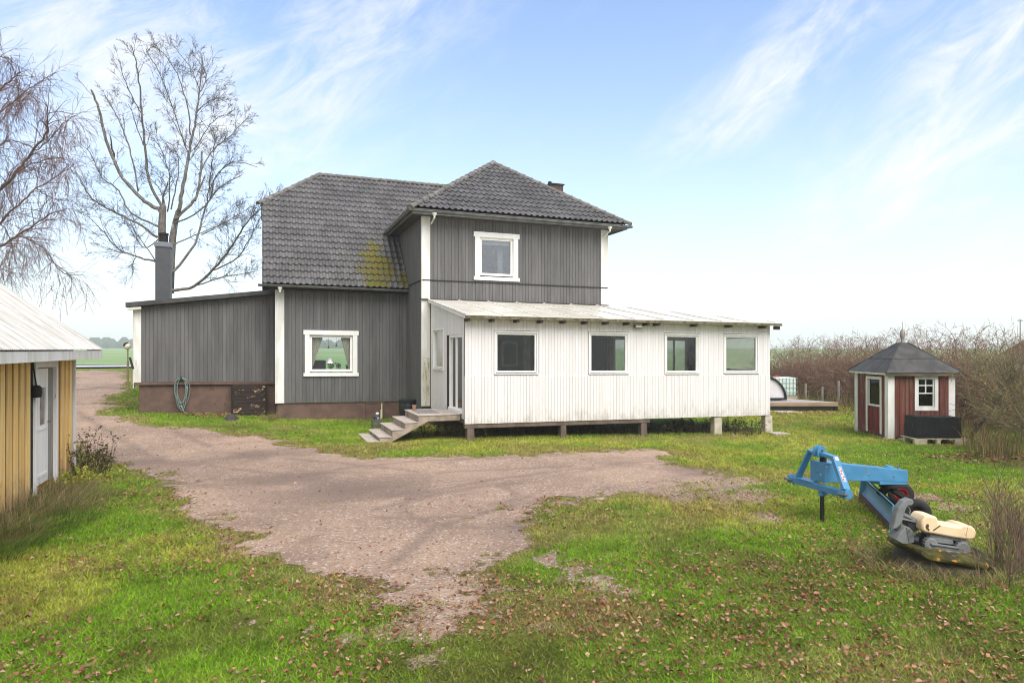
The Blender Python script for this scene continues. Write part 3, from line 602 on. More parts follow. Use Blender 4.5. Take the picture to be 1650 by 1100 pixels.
mb = MB(shear); mb.box(5.8,9.4,25.2,25.3,4.5,6.8); mb.box(5.7,5.8,YT+.15,25.3,4.5,6.8); mb.box(9.4,9.5,YT+.15,25.3,4.5,6.8); mb.box(5.8,9.4,YT+.15,25.2,4.42,4.5); mb.box(5.8,9.4,YT+.15,25.2,6.78,6.84)
mb.build('inner_wall', M('bedroom wall', (.66,.64,.68), None, 4, .9), house)
# tower roof
tx0, tx1, ty, tez = 4.43, 12.26, YT-.55, 7.02; pk = onY(795,262,25.1); px_, py_, pz_ = (tx0+tx1)/2, 25.1, pk.z; yend = Yr
lf = math.hypot(py_-ty, pz_-tez)
mb = MB(shear); tiles(mb, (tx0,ty,tez), X3, (0,(py_-ty)/lf,(pz_-tez)/lf), tx1-tx0, lf); tr = mb.build('tower_roof', m_tile, house, 'tiled hip roof of the two storey wing', smooth=50)
P0, P1, PK, PE = (tx0,ty,tez), (tx1,ty,tez), (px_,py_,pz_), (px_,yend,pz_)
clip(tr, [vplane(P0, PK, (px_,ty,0)), vplane(P1, PK, (px_,ty,0))])
for sgn, xe, pa in ((1, tx0, P0), (-1, tx1, P1)):
    ls = math.hypot(px_-xe, pz_-tez); mb = MB(shear); tiles(mb, (xe,yend if sgn > 0 else ty,tez), (0,-sgn,0), ((px_-xe)/ls,0,(pz_-tez)/ls), yend-ty, ls)
    sd = mb.build('roof_slope', m_tile, tr, smooth=50); clip(sd, [vplane(pa, PK, (xe,yend,0)), (Vector((px_,0,0))-off, X3*sgn), (Vector((0,yend,0))-off, Y3)])
mb = MB(shear); caps(mb, Vector(P0)+Vector((-.05,-.05,-.02)), PK); caps(mb, Vector(P1)+Vector((.05,-.05,-.02)), PK); caps(mb, PK, PE); mb.build('ridge_cap', m_ridge, tr, smooth=50)
mb = MB(shear)
mb.add([(tx0+.06,ty+.06,tez-.07),(tx1-.06,ty+.06,tez-.07),(tx1-.06,yend,tez-.07),(tx0+.06,yend,tez-.07),(px_,py_,pz_-.1),(px_,yend,pz_-.1)], [(0,1,4),(1,2,5,4),(3,0,4,5)])
mb.box(tx0+.07,tx1-.07,ty+.07,26.4,tez-.15,tez-.10)
mb.build('soffit', M('grey brown soffit', (.085,.076,.070), (.065,.058,.054), 4, .8), tr)
mb = MB(shear); mb.box(tx0+.03,tx1-.03,ty+.03,ty+.065,tez-.19,tez-.03); mb.box(tx0+.03,tx0+.065,ty+.067,26.5,tez-.19,tez-.03); mb.box(tx1-.065,tx1-.03,ty+.067,26.5,tez-.19,tez-.03); mb.build('fascia', m_zinc, tr)
mb = MB(shear); gutter(mb, (tx0-.10,ty-.03,tez-.06), (tx1+.14,ty-.03,tez-.075)); gutter(mb, (tx0-.04,ty-.1,tez-.06), (tx0-.04,26.6,tez-.07)); gutter(mb, (tx1+.05,ty-.1,tez-.075), (tx1+.05,26.6,tez-.08)); mb.build('gutter', m_zinc, tr, smooth=40)
for px, py in ((699,344), (981,369)):
    q = onY(px, py, ty+.1); mb = MB(shear); mb.lathe((q.x,ty+.02,tez-.30), [(.03,0),(.035,.07),(.075,.12),(.085,.17)], 10); mb.tube([(q.x,ty+.02,tez-.28),(q.x,ty+.3,tez-.36),(q.x,YT-.1,tez-.4)], .03, 8); mb.build('gutter_outlet', m_oldwhite, tr, smooth=40)
# brick chimney behind the tower ridge
q = onY(893,300,Yr); mb = MB(shear); mb.box(q.x-.32,q.x+.32,Yr-.3,Yr+.3,9.0,q.z+.06); mb.build('chimney', M('dark brick', (.095,.058,.052), (.07,.046,.044), 9, .9, .4, 40), house, 'brown brick chimney peeping over the tower hip')
ch = bpy.data.objects['chimney']; mb = MB(shear); mb.box(q.x-.37,q.x+.37,Yr-.35,Yr+.35,q.z+.062,q.z+.12); mb.lathe((q.x-.22,Yr,q.z+.12), [(.09,0),(.09,.12),(.06,.14)], 10); mb.build('cap', m_crack, ch)
# low side wing
YA = 25.9; fA = fr((0,YA,0), X3, -Y3); xa0 = onY(216,500,YA).x; xa1 = XL; tl = lambda u: 3.80+(u-xa0)/(xa1-xa0)*.60
mb = MB(shear); clad(mb, fA, xa0+.225, xa1, 1.30, tl); wa = mb.build('wall', m_grey, house, 'grey boarded wall of the low flat roofed wing', bevel=.003)
mb = MB(shear); backing(mb, fA, xa0+.01, xa1, 1.2, tl); mb.box(xa0+.01,xa0+.15,YA+.15,33,1.2,3.78); mb.build('wall_core', m_grey2, house)
corner(fA, xa0-.004, xa0+.217, 1.255, 3.81, m_oldwhite)
c = MB(shear); c.box(xa0-.03,xa0-.006,YA-.034,YA+.2,1.1,3.8); c.build('corner_board', m_oldwhite, house)
xf = onY(224,650,YA).x
mb = MB(shear); mb.box(xf,xa1,YA+.03,33,-.3,1.20); mb.build('foundation', m_found, house, bevel=.01)
mb = MB(shear); mb.box(xf-.14,xa1-.01,YA-.07,YA+.1,1.205,1.295); mb.build('ledge', m_found, house, bevel=.006)
mb = MB(shear); q = onY(341,627,YA+.03); mb.box(q.x-.08,q.x+.08,YA+.015,YA+.03,q.z-.07,q.z+.07); mb.build('air_grille', m_rust, house)
mb = MB(shear); xe = onY(202,497,YA-.3).x; r0, r1 = 3.80, 4.42
mb.hexa([(xe,YA-.3,r0),(xa1+.02,YA-.3,r1),(xa1+.02,33.3,r1),(xe,33.3,r0),(xe,YA-.3,r0+.15),(xa1+.02,YA-.3,r1+.15),(xa1+.02,33.3,r1+.15),(xe,33.3,r0+.15)])
ar = mb.build('annex_roof', m_felt, house, 'nearly flat black roof of the low wing', bevel=.01)
mb = MB(shear); mb.hexa([(xe+.05,YA-.26,r0-.10),(xe+.45,YA-.26,r0-.05),(xe+.45,YA-.04,r0-.05),(xe+.05,YA-.04,r0-.10),(xe+.05,YA-.26,r0-.008),(xe+.45,YA-.26,r0+.038),(xe+.45,YA-.04,r0+.038),(xe+.05,YA-.04,r0-.008)]); mb.build('eave_board', m_oldwhite, ar)
a_ = onY(250,394,28); b_ = onY(274.2,486,28)
mb = MB(shear); mb.box(a_.x,b_.x,28,28.55,3.9,a_.z-.15); sc_ = mb.build('stove_chimney', M('grey sheet metal', (.085,.087,.092), (.07,.072,.077), 3, .45, metal=.3), house, 'square grey sheet metal chimney on the low wing', bevel=.006)
mb = MB(shear); mb.box(a_.x-.03,b_.x+.03,27.97,28.58,a_.z-.148,a_.z+.03); mb.build('cap', M('light grey sheet metal', (.20,.215,.24), None, 3, .4, metal=.4), sc_, bevel=.006)
mb = MB(shear); xm = (a_.x+b_.x)/2; mb.lathe((xm,28.27,a_.z+.03), [(.15,0),(.15,.28),(.17,.29),(.17,.36),(.02,.40)], 14); mb.build('flue', m_dgap, sc_, smooth=40)
# peeling cellar hatch
h0 = onY(376,620,25.55); h1 = onY(427.5,675,25.55); mb = MB(shear); fH = fr((0,25.62,0), X3, -Y3); zz = h1.z+.02; nb = 9
for i in range(nb):
    za = zz+(1.20-zz)*i/nb; mb.fb(fH, h0.x,h1.x,0,.06+random.uniform(-.004,.004),za,za+(1.20-zz)/nb-.006)
hd = mb.build('cellar_hatch', m_hatch, house, 'dark brown cellar hatch with flaking paint', bevel=.004)
mb = MB(shear); mb.box(h0.x-.07,h0.x-.003,25.56,25.93,-.1,1.20); mb.box(h1.x+.003,h1.x+.05,25.56,25.93,-.1,1.20); mb.box(h0.x,h1.x,25.63,25.9,-.1,1.19); mb.build('jamb', m_dgap, hd)

# ------------------------------------------------------------------ sunroom on piers
sr = thing('sunroom', (10,20,0), 'white boarded sunroom on short piers with a row of four windows', 'sunroom')
fP = fr((0,YP,0), X3, -Y3); xs0, xs1 = 5.15, 15.40; fPL = fr((5.19,0,0), Y3, -X3)
W4 = [(onY(a,0,YP).x, onY(b,0,YP).x, z0, z1) for a,b,z0,z1 in ((796,867,1.80,3.01),(948,1012.5,1.80,3.03),(1070.5,1126.5,1.79,3.03),(1166,1222,1.80,3.04))]
OP = [(a+.02,b-.02,c+.02,d-.02) for a,b,c,d in W4]; OPW = [(a-.012,b+.012,c-.01,d+.014) for a,b,c,d in W4]
mb = MB(shear); clad(mb, fP, xs0, xs1, 1.745, 3.36, OPW, .095, .0035, 0, .018); up = mb.build('wall', m_porch, sr, bevel=.003)
mb = MB(shear); clad(mb, fP, xs0-.01, xs1+.005, .455, 1.76, (), .095, .005, .012, .034, .003); mb.build('skirt_boards', m_porch, sr, bevel=.003)
mb = MB(shear); backing(mb, fP, xs0+.01, xs1-.01, .5, 3.34, OP, -.1, 0)
DR = (18.26,20.02,.70,2.91); LW = (20.36,21.72,1.84,3.13)
lt = lambda y: 3.40+(y-YP)/(YT-YP)*.66
OL = [DR, (LW[0]+.02,LW[1]-.02,LW[2]+.02,LW[3]-.02)]
backing(mb, fPL, YP+.11, YT-.05, .5, lambda y: lt(y)-.02, OL, -.1, 0)
fRW = fr((xs1,0,0), Y3, X3); OR = [(18.35,20.45,1.8,3.05)]; backing(mb, fRW, YP+.11, YT+.1, .5, lt if False else 3.3, OR, -.1, 0)
fBW = fr((0,YT+.1,0), X3, Y3); OB = [(11.95,13.35,1.55,3.0),(13.95,15.15,1.55,3.0)]; backing(mb, fBW, XT1+.05, xs1-.11, .5, 3.3, OB, -.1, 0)
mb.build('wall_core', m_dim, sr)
mb = MB(shear); clad(mb, fPL, YP-.02, YT-.06, .56, lt, OL, .095, .005, 0, .018); mb.build('wall', m_porch, sr, 'narrow end wall with the glazed door', bevel=.003)
mb = MB(shear); clad(mb, fRW, YP+.02, YT+.1, .5, 3.3, OR, .095, .005, 0, .018); clad(mb, fBW, XT1+.05, xs1, .5, 3.3, OB, .095, .005, 0, .018); mb.build('wall', m_porch, sr)
for i, (a,b,c,d) in enumerate(W4):
    window(sr, fP, a, b, c, d, .045, .055, ('front window nearest the steps', 'front window second from the steps', 'front window third from the steps', 'front window farthest from the steps')[i], proud=.03, rec=.02)
window(sr, fPL, *LW, .045, .055, 'narrow looking side window beside the glazed door', proud=.03, rec=.02)
for a,b,c,d in OB: window(sr, fBW, a-.02, b+.02, c-.02, d+.02, .06, .06, None, mull=((a+b)/2,), post=shear, pane_mat=m_fog)
for a,b,c,d in OR: window(sr, fRW, a-.02, b+.02, c-.02, d+.02, .06, .06, None, post=shear, pane_mat=m_fog)
# sliding door
a,b,c,d = DR; mb = MB(shear)
mb.fb(fPL, a,a+.05,-.08,.01,c,d); mb.fb(fPL, b-.34,b-.29,-.08,.005,c,d-.08); mb.fb(fPL, a+.05,b-.29,-.08,.005,d-.08,d-.0); mb.fb(fPL, a+.05,b-.34,-.08,.06,c,c+.09); mb.fb(fPL, 18.98,19.08,-.07,-.01,c+.09,d-.08)
dd = mb.build('sliding_door', m_white, sr, bevel=.004)
mb = MB(shear); mb.fb(fPL, a+.05,18.98,-.05,-.035,c+.09,d-.08); mb.fb(fPL, 19.08,b-.34,-.06,-.045,c+.09,d-.08); mb.build('pane', m_glassdark, dd)
mb = MB(shear); mb.fb(fPL, b-.288,b,-.09,-.01,c,d); mb.build('jamb', m_darkwood, dd)
mb = MB(shear); mb.box(5.2,xs1-.1,YP+.11,YT-.03,.54,.66); mb.build('floor', m_floor, sr)
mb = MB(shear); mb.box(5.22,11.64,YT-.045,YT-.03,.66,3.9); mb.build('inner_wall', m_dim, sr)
mb = MB(shear); q0, q1 = onY(808,549,YT-.06), onY(834,588,YT-.06)
for w0,w1,z0,z1 in ((q0.x,q0.x+.07,q1.z,q0.z),(q1.x-.07,q1.x,q1.z,q0.z),(q0.x+.07,q1.x-.07,q0.z-.07,q0.z),(q0.x+.07,q1.x-.07,q1.z,q1.z+.07)): mb.box(w0,w1,YT-.075,YT-.046,z0,z1)
mb.build('panel_moulding', M('dull cream', (.62,.60,.50), None, 4, .8), sr)
mb = MB(shear); q = onY(849,560,20.6); mb.box(q.x-.09,q.x+.09,20.5,20.7,.66,3.4); mb.build('inner_post', M('cream post', (.42,.39,.31), None, 4, .8), sr); mb = MB(shear); mb.box(11.72,11.86,YT-.2,YT-.06,.66,3.6); mb.build('inner_post', bpy.data.materials['cream post'], sr)
tl_ = onY(972,600,19.9).x; al = thing('step_ladder', (tl_,19.9,.66), 'dark folded step ladder standing inside the second sunroom window', 'ladder')
for dx_ in (-.22,.22): mb = MB(shear); mb.beam((tl_+dx_,19.9,.67),(tl_+dx_*.15,19.9,2.05),.05,.05); mb.build('leg', m_darkwood, al)
mb = MB(shear); mb.box(tl_-.16,tl_+.16,19.87,19.93,1.22,1.27); mb.build('step', m_darkwood, al)
# sill beam, floor joists
mb = MB(shear); xb = onY(1047,680,YP).x; mb.box(xs0,xb,YP-.01,YP+.14,.335,.4535); mb.box(xs0+.02,xs1-.02,YP+.16,YT-.02,.44,.535); mb.build('floor_beam', m_wood, sr, bevel=.006)
for px, py, mt in ((757.5,713,m_pier),(906.5,702,m_wood),(1036,700,m_pier),(1155,697,m_pier),(1236.5,697,m_pier)):
    q = onY(px, py, YP+.07); wd = .085 if mt is not m_pier else (.10 if px < 1100 else .135); zt_ = .335 if px < 1050 else .44; g = float(gz(q.x, YP))-.15
    mb = MB(shear); mb.hexa([(q.x-wd*1.1,YP-.02,g),(q.x+wd*1.1,YP-.02,g),(q.x+wd*1.1,YP+.22,g),(q.x-wd*1.1,YP+.22,g),(q.x-wd,YP-.0,zt_),(q.x+wd,YP-.0,zt_),(q.x+wd,YP+.2,zt_),(q.x-wd,YP+.2,zt_)]); mb.build('pier', mt if px > 1100 else m_wood, sr, 'pale concrete pier' if px > 1100 else None, bevel=.012)
# roof of dirty sheets, hipped down at its far end
bz, fz = 4.11, 3.40; fy = 17.56; xh = 15.60
mb = MB(shear); th = .022
A0, A1, A2, A3 = (5.06,fy,fz), (xh,fy,fz), (XT1+.1,YT+.03,bz), (5.06,YT-.03,bz)
mb.add([A0,A1,A2,A3]+[(p[0],p[1],p[2]+th) for p in (A0,A1,A2,A3)], [(3,2,1,0),(4,5,6,7),(0,1,5,4),(1,2,6,5),(2,3,7,6),(3,0,4,7)])
B0, B1 = (xh,YT+.35,fz), (XT1+.1,YT+.35,bz)
mb.add([A1,B0,B1,A2]+[(p[0],p[1],p[2]+th) for p in (A1,B0,B1,A2)], [(3,2,1,0),(4,5,6,7),(0,1,5,4),(1,2,6,5),(2,3,7,6),(3,0,4,7)])
pr = mb.build('roof', m_proof, sr, 'dirty cream sheet roof sloping down from the house')
for i, x in enumerate(np.arange(5.10, 15.5, 1.02)):
    mb = MB(shear)
    yt = YT-.03 if x < XT1+.1 else fy+(YT-fy)*(xh-x)/(xh-XT1-.1); zt = fz+(bz-fz)*(yt-fy)/(YT-fy)
    mb.beam((x,fy-.005,fz+.035),(x,yt,zt+.035),.045,.03); mb.build('roof_batten', m_oldwhite, pr)
mb = MB(shear); mb.box(5.07,xh-.01,fy+.01,fy+.04,fz-.075,fz-.004); mb.build('eave_strip', M('mossy eave board', (.20,.175,.12), (.08,.072,.045), 7, .9), pr)
mb = MB(shear); mb.beam((5.09,fy+.05,fz-.04),(5.09,YT-.05,bz-.04),.05,.07); mb.build('verge_board', m_white, pr)
for x in (755,794,834,872,909,944,978,1012,1044,1061,1121,1177,1232):
    q = onY(x, 520, fy+.1).x; mb = MB(shear); mb.box(q-.038,q+.038,fy+.05,YP+.05,fz-.155,fz-.078); mb.build('rafter_tail', m_darkwood, pr)
mb = MB(shear); mb.box(15.36,15.58,fy+.1,fy+.16,fz-.19,fz-.076); mb.build('rafter_tail', m_darkwood, pr)
q = onY(1028,523,YP-.12); mb = MB(shear); mb.box(q.x-.12,q.x+.12,YP-.17,YP-.07,q.z-.05,q.z+.05); mb.beam((q.x,YP-.07,q.z),(q.x,YP,q.z+.03),.04,.03); fl = mb.build('floodlight', m_steel, sr, bevel=.01)
mb = MB(shear); mb.fb(fr((q.x,YP-.172,0),X3,-Y3), -.10,.10,-.001,.006,q.z-.035,q.z+.035); mb.build('lens', m_white, fl)

# ------------------------------------------------------------------ concrete steps
st = thing('concrete_steps', (3.9,19.2,0), 'weathered concrete steps with a landing at the glazed door', 'steps')
ys0, ys1 = 18.30, 20.15
prof = [(5.13,.675),(3.95,.675),(3.95,.49),(3.585,.49),(3.585,.31),(3.235,.31),(3.235,.13),(2.90,.13),(2.90,.02),(2.60,.02),(2.60,-.15),(2.98,-.15),(3.22,.0),(4.22,.515),(5.13,.515)]
mb = MB(); mb.prism([(u,z) for u,z in prof], (Vector((0,ys0,0)),X3,Y3), 0, ys1-ys0); mb.build('stair_block', m_conc, st, bevel=.015)
for (x0,x1,z) in ((3.92,5.13,.675),(3.555,3.94,.49),(3.205,3.575,.31),(2.87,3.225,.13),(2.57,2.89,.02)):
    mb = MB(); mb.box(x0,x1,ys0-.015,ys1+.01,z+.001,z+.028); mb.build('tread', m_tread, st, bevel=.006)
mb = MB(); mb.box(4.05,4.65,18.7,19.75,.704,.712); tag(mb.build('door_mat', M('grey door mat', (.16,.15,.15), (.26,.24,.23), 14, .95, .6, 90), None, bevel=.003), 'flat grey mat on the landing of the steps', 'mat')
# ------------------------------------------------------------------ yellow barn
bn = thing('barn', (-5.5,11,0), 'yellow boarded barn with a grey corrugated roof and old white door', 'barn')
XB, YB0, YB1 = -3.60, 2.0, 15.93; fBn = fr((XB,0,0), Y3, X3); ezb = 2.42; sB = math.tan(R(36)); xr = -8.3
D0, D1, DZ0, DZ1 = 13.35, 14.68, .16, 2.22
mb = MB()
y = YB0
while y < YB1-.05:        # proud boards over the backing
    a, b = y, min(y+.185, YB1-.09)
    if not (b > D0-.02 and a < D1+.02) and b > a+.03: mb.fb(fBn, a, b, .002, .030, .10+random.uniform(-.03,.03), 2.50)
    y += .288
    if y > D1-.2 and y-.288 <= D1-.2: mb.build('boards', m_yellow, bn, bevel=.005); mb = MB()
mb.build('boards', m_yellow, bn, bevel=.005)
mb = MB(); backing(mb, fBn, YB0, YB1, .05, 2.5, [(D0+.02,D1-.02,DZ0,DZ1)], -.12, 0)
mb.prism([(XB-.13,.05),(XB-.13,2.45),(xr,2.45+(XB-xr)*sB-.1),(2*xr-XB,2.45),(2*xr-XB,.05)], (Vector((0,YB1-.12,0)),X3,Y3), 0, .12)
mb.prism([(XB-.13,.05),(XB-.13,2.45),(xr,2.45+(XB-xr)*sB-.1),(2*xr-XB,2.45),(2*xr-XB,.05)], (Vector((0,YB0,0)),X3,Y3), 0, .12); mb.box(2*xr-XB-.12,2*xr-XB,YB0,YB1,.05,2.45)
mb.build('wall', m_ochre, bn)
mb = MB(); mb.box(2*xr-XB,XB-.02,YB0,YB1,-.3,.06); mb.build('plinth', m_stone, bn)
mb = MB(); mb.fb(fBn, YB1-.085,YB1+.02,.001,.045,.12,2.42); mb.build('corner_board', m_white, bn, bevel=.004)
mb = MB(); mb.box(XB-.16,XB+.03,YB1+.0,YB1+.022,.12,2.4); mb.build('corner_board', m_white, bn)
# roof sheets with real corrugation
mb = MB(); n = int((16.28-YB0+.3)/.019)
ysb = np.linspace(YB0-.3, 16.28, n); hh = .011*np.cos(ysb/.076*2*math.pi)
xe_, ze_ = XB+.46, ezb+.07; vs = []
for k, (x, z) in enumerate(((xe_,ze_),(xe_-2.4,ze_+2.4*sB),(xr,ze_+(xe_-xr)*sB))):
    vs += [(x+h*.6, yy, z+h) for yy, h in zip(ysb, hh)]
mb.add(vs, [(r*n+i, r*n+i+1, (r+1)*n+i+1, (r+1)*n+i) for r in range(2) for i in range(n-1)])
rb = mb.build('roof', m_tin, bn, smooth=True)
mb = MB(); zr_ = ze_+(xe_-xr)*sB; mb.add([(xr,YB0-.3,zr_),(xr,16.28,zr_),(2*xr-xe_,16.28,ze_),(2*xr-xe_,YB0-.3,ze_)], [(0,1,2,3)]); mb.build('roof_slope', m_tin, rb)
mb = MB(); mb.box(xe_-.05,xe_-.015,YB0-.3,16.26,ezb-.115,ezb+.045); mb.beam((xe_-.05,16.25,ezb-.03),(xr,16.25,zr_-.12),.03,.15); mb.build('fascia', m_oldwhite, rb, bevel=.004)
mb = MB(); mb.hexa([(XB-.1,YB0,ezb+.0),(xe_-.052,YB0,ezb-.0),(xe_-.052,16.2,ezb-.0),(XB-.1,16.2,ezb+.0),(XB-.1,YB0,ezb+.04),(xe_-.052,YB0,ezb+.02),(xe_-.052,16.2,ezb+.02),(XB-.1,16.2,ezb+.04)]); mb.build('soffit', m_darkwood, rb)
# door: white leaf, bare grey boards beside it
mb = MB(); mb.fb(fBn, D0,D0+.09,-.1,.045,.06,DZ1+.14); mb.fb(fBn, D1-.11,D1,-.1,.045,.06,DZ1+.14); mb.fb(fBn, D0+.09,D1-.11,-.1,.043,DZ1-.04,DZ1+.14); fdr = mb.build('door_frame', m_peel, bn, bevel=.005)
mb = MB(); l0, l1 = D0+.10, D1-.46; zt = DZ1-.06
gl = [(l0+.13,l0+.22,1.18,1.83),(l0+.30,l1-.12,1.18,1.83)]
backing(mb, fBn, l0, l1, DZ0+.02, zt, gl, -.05, .0)
mb.fb(fBn, l0+.06,l1-.06,0,.012,1.10,1.14); mb.fb(fBn, l0+.10,l1-.10,0,.012,.30,.36)
dr = mb.build('door', m_peel, bn, bevel=.004)
mb = MB()
for g in gl: mb.fb(fBn, g[0]-.005,g[1]+.005,-.035,-.025,g[2]-.005,g[3]+.005)
mb.build('pane', M('dirty cobwebbed glass', (.20,.15,.14), (.34,.29,.27), 6, .25, spec=.6), dr)
mb = MB(); mb.tube([(XB+.005,l1-.05,1.22),(XB+.05,l1-.05,1.22),(XB+.055,l1-.14,1.22)], .010, 6); mb.build('handle', m_steel, dr)
mb = MB(); clad(mb, fBn, l1+.01, D1-.115, DZ0-.02, zt, (), .12, .01, -.05, -.012); mb.build('side_boards', m_greywood, bn, bevel=.004)
mb = MB(); mb.fb(fBn, D0-.10,D0-.005,-.02,.005,.1,2.4); mb.build('black_gap', m_dgap, bn)
mb = MB(); q = Vector((XB+.07,D0-.06,1.78)); mb.lathe(q, [(.07,-.08),(.085,-.02),(.08,.08),(.04,.12)], 12); mb.tube([q+Vector((0,0,.1)),q+Vector((-.02,-.05,.35)),q+Vector((-.05,-.06,.6))], .012, 5); mb.build('wall_lamp', m_dgap, bn, smooth=40)

# ------------------------------------------------------------------ garden shed (square, seen on its corner)
gp = onG(1432,707); gr = onG(1543,707); gzb = float(gz(gp.x, gp.y)); SD = 1.93
gs = thing('garden_shed', (gp.x,gp.y,gzb), 'small red garden shed with black pyramid roof and pale finial', 'shed', rz=-A)
def L(mb, *a, **k): return mb.build(*a, local=True, **k)
wh = 1.97; f0 = fr((0,0,0), X3, -Y3); f1_ = fr((0,0,0), Y3, -X3); z0 = .06
WI = (.86,1.36,.95,1.82); DO = (.42,1.15,.14,1.76)
def rboards(mb, f, opens):
    u = .17; r_ = random.Random(3)
    while u < SD-.15:
        wd_ = r_.uniform(.12,.21); e = min(u+wd_, SD-.14); clad(mb, f, u, e, z0+r_.uniform(-.05,.03), wh, opens, e-u, .012, 0, .022+r_.uniform(0,.012)); u = e
mb = MB(); rboards(mb, f0, [WI]); L(mb, 'wall', m_redworn, gs, label='weathered front wall with the small window', bevel=.004); mb = MB(); rboards(mb, f1_, [DO]); rboards(mb, fr((SD,0,0),Y3,X3), []); rboards(mb, fr((0,SD,0),X3,Y3), []); L(mb, 'wall', m_redwood, gs, bevel=.004)
mb = MB(); backing(mb, f0, .01, SD-.01, z0+.02, wh, [WI], -.06, 0); backing(mb, f1_, .065, SD-.01, z0+.02, wh, [DO], -.06, 0); mb.box(SD-.06,SD-.002,.065,SD-.06,z0+.02,wh); mb.box(.07,SD-.07,SD-.06,SD-.002,z0+.02,wh); mb.box(.07,SD-.07,.07,SD-.07,z0,z0+.04); L(mb, 'wall_core', m_darkwood, gs)
for x, y in ((0,0),(SD,0),(0,SD),(SD,SD)):
    mb = MB(); sx_ = 1 if x == 0 else -1; sy_ = 1 if y == 0 else -1
    xa, xb_ = sorted((x-.04*sx_, x+.155*sx_)); ya, yb_ = sorted((y-.04*sy_, y-.003*sy_)); mb.box(xa,xb_,ya,yb_,-.02,wh)
    xa, xb_ = sorted((x-.04*sx_, x-.003*sx_)); ya, yb_ = sorted((y-.0*sy_, y+.155*sy_)); mb.box(xa,xb_,ya,yb_,-.02,wh-.001); L(mb, 'corner_post', m_oldwhite, gs, bevel=.005)
# roof: lower skirt flatter than the top
E_, K_ = .20, .52; ap = (SD/2, SD/2)
def ring(e, z): return [(-e,-e,z),(SD+e,-e,z),(SD+e,SD+e,z),(-e,SD+e,z)]
mb = MB(); r0_, r1_, r2_ = ring(E_, wh+.02), ring(-.28, wh+.43), ring(-SD/2+.10, wh+.93)
mb.add(r0_+r1_+r2_, [(i,(i+1)%4,4+(i+1)%4,4+i) for i in range(4)]+[(4+i,4+(i+1)%4,8+(i+1)%4,8+i) for i in range(4)]+[(8,9,10,11),(3,2,1,0)]); rf = L(mb, 'roof', m_felt, gs)
mb = MB()
for i in range(4): mb.tube([r0_[i], r1_[i], r2_[i]], .022, 6)
for i in range(4): mb.tube([Vector(r1_[i])+Vector((0,0,.004)), Vector(r1_[(i+1)%4])+Vector((0,0,.004))], .010, 5)
L(mb, 'hip_strip', m_felt, rf, smooth=True)
mb = MB(); e = E_-.03
mb.box(-e,SD+e,-e,-e+.03,wh-.075,wh+.015); mb.box(-e,SD+e,SD+e-.03,SD+e,wh-.07,wh+.015); L(mb, 'fascia', M('rotten fascia', (.18,.13,.08), (.09,.085,.045), 5, .95, .5, 40, (.5,2,2), spots=(((.26,.09,.06),4,.60,.72),)), rf, label='rotting unpainted fascia board', bevel=.004)
mb = MB(); mb.box(-e,-e+.03,-e+.032,SD+e-.032,wh-.05,wh+.015); mb.box(SD+e-.03,SD+e,-e+.032,SD+e-.032,wh-.05,wh+.015); L(mb, 'fascia', m_oldwhite, rf, label='white painted fascia board over the door')
mb = MB(); mb.box(-.15,SD+.15,-.15,SD+.15,wh-.035,wh-.005); L(mb, 'soffit', m_darkwood, rf)
mb = MB(); mb.lathe((ap[0],ap[1],wh+.92), [(.055,0),(.04,.05),(.045,.12),(.065,.20),(.075,.30),(.06,.38),(.02,.42),(.008,.45),(.006,.66)], 12); L(mb, 'finial', m_greywood, rf, smooth=40)
# window with four small panes over a plain one
a,b,c,d = WI; cw_ = .10; mb = MB()
mb.fb(f0, a-cw_,a,0,.05,c-cw_,d+cw_); mb.fb(f0, b,b+cw_,0,.05,c-cw_,d+cw_); mb.fb(f0, a,b,0,.0485,d,d+cw_); mb.fb(f0, a,b,0,.0485,c-cw_,c); wn = L(mb, 'window', m_oldwhite, gs, bevel=.005)
mb = MB(); s_ = .035; zc = c+.42
for q in ((a+.002,a+s_,c,d),(b-s_,b-.002,c,d)): mb.fb(f0, q[0],q[1],-.05,.01,q[2]+.002,q[3]-.002)
for z in (c+.02,zc,(zc+d)/2+.01,d-.02): mb.fb(f0, a+s_,b-s_,-.045,.006,z-.016,z+.016)
mb.fb(f0, (a+b)/2-.014,(a+b)/2+.014,-.044,.005,zc+.017,d-.038); L(mb, 'sash', m_oldwhite, wn)
mb = MB(); mb.fb(f0, a+.03,b-.03,-.03,-.02,c+.03,d-.03); L(mb, 'pane', m_glassdark, wn)
mb = MB(); mb.lathe((1.1,.42,.35), [(.28,0),(.30,.35),(.28,.62),(.12,.78)], 14); L(mb, 'red_cushion', m_reddark, gs, smooth=True)
a,b,c,d = DO; mb = MB(); cw_ = .09
mb.fb(f1_, a-cw_,a,0,.05,c-.04,d+cw_); mb.fb(f1_, b,b+cw_,0,.05,c-.04,d+cw_); mb.fb(f1_, a,b,0,.0485,d,d+cw_); df = L(mb, 'door', m_oldwhite, gs, bevel=.005)
mb = MB(); clad(mb, f1_, a+.01, b-.01, c, c+.78, (), .095, .006, -.04, .01); mb.fb(f1_, a+.01,b-.01,.011,.025,c,c+.10); L(mb, 'lower_panel', m_reddark, df)
mb = MB(); mb.fb(f1_, a+.01,b-.01,-.04,.02,c+.782,c+.84); mb.fb(f1_, a+.01,a+.05,-.04,.015,c+.842,d-.01); mb.fb(f1_, b-.05,b-.01,-.04,.015,c+.842,d-.01); L(mb, 'rail', m_oldwhite, df)
mb = MB(); mb.fb(f1_, a+.05,b-.05,-.02,-.01,c+.84,d-.01); L(mb, 'pane', m_shedglass, df)
